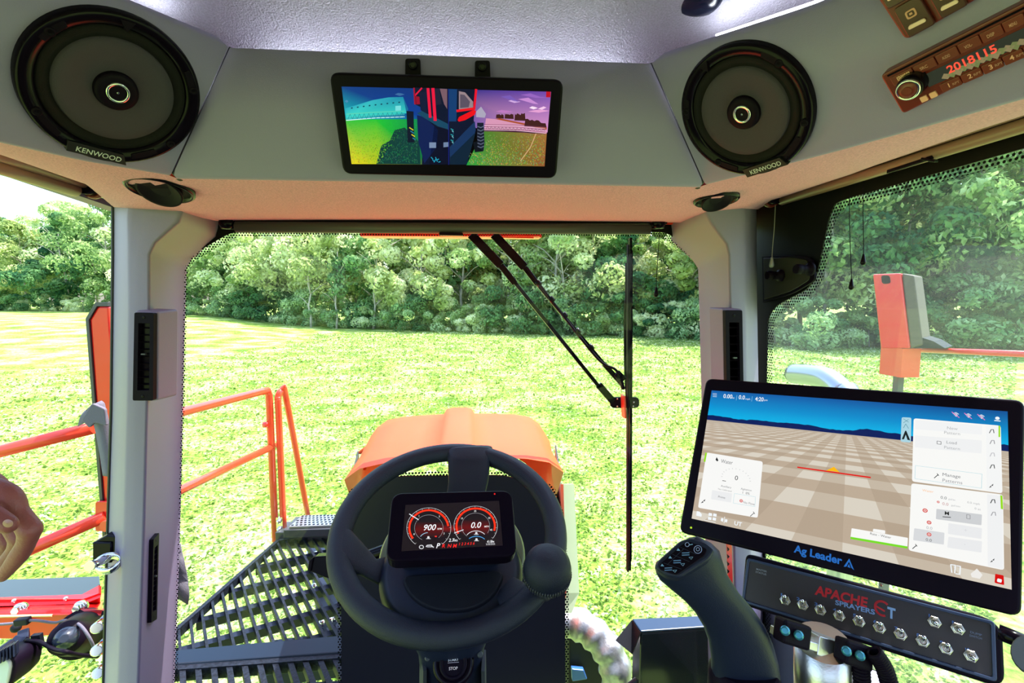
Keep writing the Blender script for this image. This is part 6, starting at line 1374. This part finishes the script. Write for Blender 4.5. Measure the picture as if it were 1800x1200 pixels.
GLk = Fr((0, 0, ZL), (1, 0, 0), (0, 1, 0)); q = [zz(1127, 1112), zz(1300, 1100), zz(1300, 1082), zz(1112, 1090)]
mb = MB(); mb.prism(GLk, q, -.5, 0); mb.build('body', mat('dark glossy steel', (.012, .016, .018), .18), tb_, bevel=.006)
mb = MB(); mb.prism(GLk, [(p[0] + (p[0] - np.mean([k[0] for k in q])) * .01, p[1]) for p in q], 0, .006); mb.build('lid', mat('blue lid', (.015, .035, .08), .35, spec=.3), tb_, bevel=.003)
P1 = V3((*zz(1112, 1090), ZL)); P2 = V3((*zz(1127, 1112), ZL)); mb = MB(); mb.add([P1, P2, at(1112, 1150, P2.y), at(1083, 1126, P1.y - .04)], [(0, 1, 2, 3)]); mb.build('side_wing', m_blackm, tb_, solid=.01)
hs = thing('air_duct', at(1060, 1200, 1.4), 'silver foil covered duct curving down beside the dash', 'duct')
mb = MB(); mb.tube(smooth_path([at(985, 1090, 1.50), at(1020, 1098, 1.48), at(1050, 1120, 1.45), at(1075, 1155, 1.42), at(1085, 1200, 1.40), at(1086, 1260, 1.40)], 6), [.050 + .004 * math.sin(k * 1.3) for k in range(31)], 24); mb.build('foil_sleeve', m_foil, hs)
hw2 = thing('hydraulic_hoses', at(1180, 1190, 1.45), 'dark blue hoses and fittings below the locker', 'hoses')
mb = MB()
for k, (x0_, y0_) in enumerate(((1110, 1196), (1104, 1203), (1120, 1204))): mb.tube(smooth_path([at(x0_ - 10, y0_ + 14, 1.33), at(x0_ + 40, y0_ - 22, 1.33), at(1200, 1160 + 6 * k, 1.35), at(1262, 1157 + 8 * k, 1.38)], 6), .009, 10)
mb.build('hoses', m_navy, hw2)
for k in range(8):
    mb = MB(); x = 1140 + 14 * k; mb.tube([at(x, 1196 - (k % 3) * 3, 1.34), at(x + 8, 1206, 1.36)], .012, 8); mb.build('fitting', [m_chrome, mat('blue fitting', (.02, .1, .4), .25, metal=.6), m_gloss][k % 3], hw2)
gr_ = thing('hydraulic_block', at(1040, 1190, 1.52), 'dark valve block partly hidden behind the foil duct', 'machine part')
mb = MB(); F_ = Fr(at(1030, 1170, 1.56), (1, 0, 0), (0, 0, 1)); mb.prism(F_, F_.pp([(1000, 1120), (1040, 1128), (1062, 1150), (1066, 1230), (1000, 1230)]), -.1, 0); mb.build('block', m_blackm, gr_, bevel=.005)
mb = MB(); F_ = Fr(at(1030, 1170, 1.55), (1, 0, 0), (0, 0, 1)); mb.prism(F_, F_.pp([(1003, 1168), (1024, 1170), (1030, 1186), (1004, 1190)]), 0, .02); mb.build('blue_cap', mat('blue cap', (.03, .12, .45), .3), gr_, bevel=.003)
# added red rack: the door post's reflection in the right window, built solid
tw_ = thing('post_reflection', atx(1600, 615, 3.4), 'tall red steel rack with a grey side and a square hole, beyond the right window', 'rack')
Fk = Fr(atx(1575, 615, 3.4), V3((.55, -.83, 0)), (0, 0, 1)); q = Fk.pp([(1548, 612), (1600, 612), (1584, 480), (1534, 482)])
mb = MB(); h_ = Fk.pp([(1551, 499), (1566, 498), (1564, 484), (1549, 484)])
mb.prism(Fk, q, -.25, 0); mb.build('red_front', m_red, tw_, bevel=.01)
mb = MB(); mb.prism(Fk, rpoly(h_, .02), 0, .006); mb.build('square_hole', m_gloss, tw_)
mb = MB(); mb.prism(Fk, Fk.pp([(1600, 612), (1622, 606), (1606, 484), (1585, 480)]), -.28, -.01); mb.build('grey_side', mat('rack side', (.10, .075, .055), .7), tw_, bevel=.01)
mb = MB(); mb.prism(Fk, Fk.pp([(1598, 612), (1660, 612), (1640, 600), (1615, 592)]), -.3, -.02); mb.build('foot', m_blackm, tw_)
mb = MB(); lp_ = Fk.p(*Fk.px(1576, 612), -.12); mb.bar(lp_, V3((lp_.x, lp_.y, CAMZ - .62)), .20, .16, up=(1, 0, 0)); mb.build('reflection_box', m_orange, tw_); mb = MB(); mb.bar(V3((lp_.x, lp_.y, CAMZ - .6)), V3((lp_.x, lp_.y, 0)), .05, .05, up=(1, 0, 0)); mb.build('leg', m_greym, tw_)  # orange box stands in for a faint orange reflection on the pane
rl3 = thing('rail_reflection', atx(1740, 620, 3.6), 'thin red tube lying level beyond the right window', 'tube')
mb = MB(); mb.tube([atx(1600, 614, 3.7), atx(1900, 626, 3.7)], .022, 10); mb.build('tube', m_red, rl3)  # added tube: the handrail's reflection in the side pane, built solid

# red perforated strip beside the right pillar
rs_ = thing('reflector_strip', at(1279, 1040, 1.02), 'red toothed strip on the right pillar, seen between joystick and touchscreen', 'strip')
mb = MB(); F_ = Fr(at(1279, 1000, 1.005), (1, .1, 0), (0, 0, 1)); mb.prism(F_, F_.pp([(1276, 945), (1284, 945), (1287, 1060), (1281, 1060)]), 0, .004)
mb.build('band', m_red, rs_)
mb = MB()
for k in range(6): y = 960 + k * 13; mb.prism(F_, F_.pp([(1277.5, y), (1281.5, y + 4), (1278.5, y + 8)], .004), .004, .006)
mb.build('teeth', m_gloss, rs_)
# cloth outside, behind the left edge of the windscreen
clo = thing('cloth', at(322, 1050, 1.45), 'grey cloth hanging outside at the left edge of the windscreen', 'cloth')
mb = MB(); rows = []
for k in range(9):
    t = k / 8; y = 955 + 100 * t; xr_ = [318, 320, 323, 326, 329, 331, 332, 333, 331][k]; rows.append([at(290, y, 1.275), at(300, y + 3, 1.28 + .01 * math.sin(k)), at((300 + xr_) / 2, y - 4 * t, 1.285 + .012 * math.sin(k * 1.7)), at(xr_, y + 6 * t, 1.29)])
mb.loft(rows); mb.build('folds', m_strap, clo, solid=.003)

# ================================================================ LED STRIP ON THE LEDGE BEHIND THE CENTRE PANEL
m_led = bpy.data.materials.new('led glow'); m_led.use_nodes = True; nt = m_led.node_tree; nt.nodes.clear(); o_ = nt.nodes.new('ShaderNodeOutputMaterial'); e_m = nt.nodes.new('ShaderNodeEmission'); e_m.inputs['Color'].default_value = (.86, .92, 1, 1); e_m.inputs['Strength'].default_value = LED = 24.0; nt.links.new(e_m.outputs[0], o_.inputs[0])
led = thing('led_strip', (cTL + cTR) / 2, 'white cabin light strip on the ledge above the centre panel', 'light strip')
def ledbar(a, b, F):
    off = -F.N * .12 - F.V * .03; mb = MB(); mb.bar(a + off, b + off, .012, .006); mb.build('emitter', m_led, led)
ledbar(cTL, cTR, FC); ledbar(cTL + FL.U * -.02, fp(FL, 150, -20), FL); ledbar(cTR + FRt.U * .02, fp(FRt, 1500, -10), FRt)
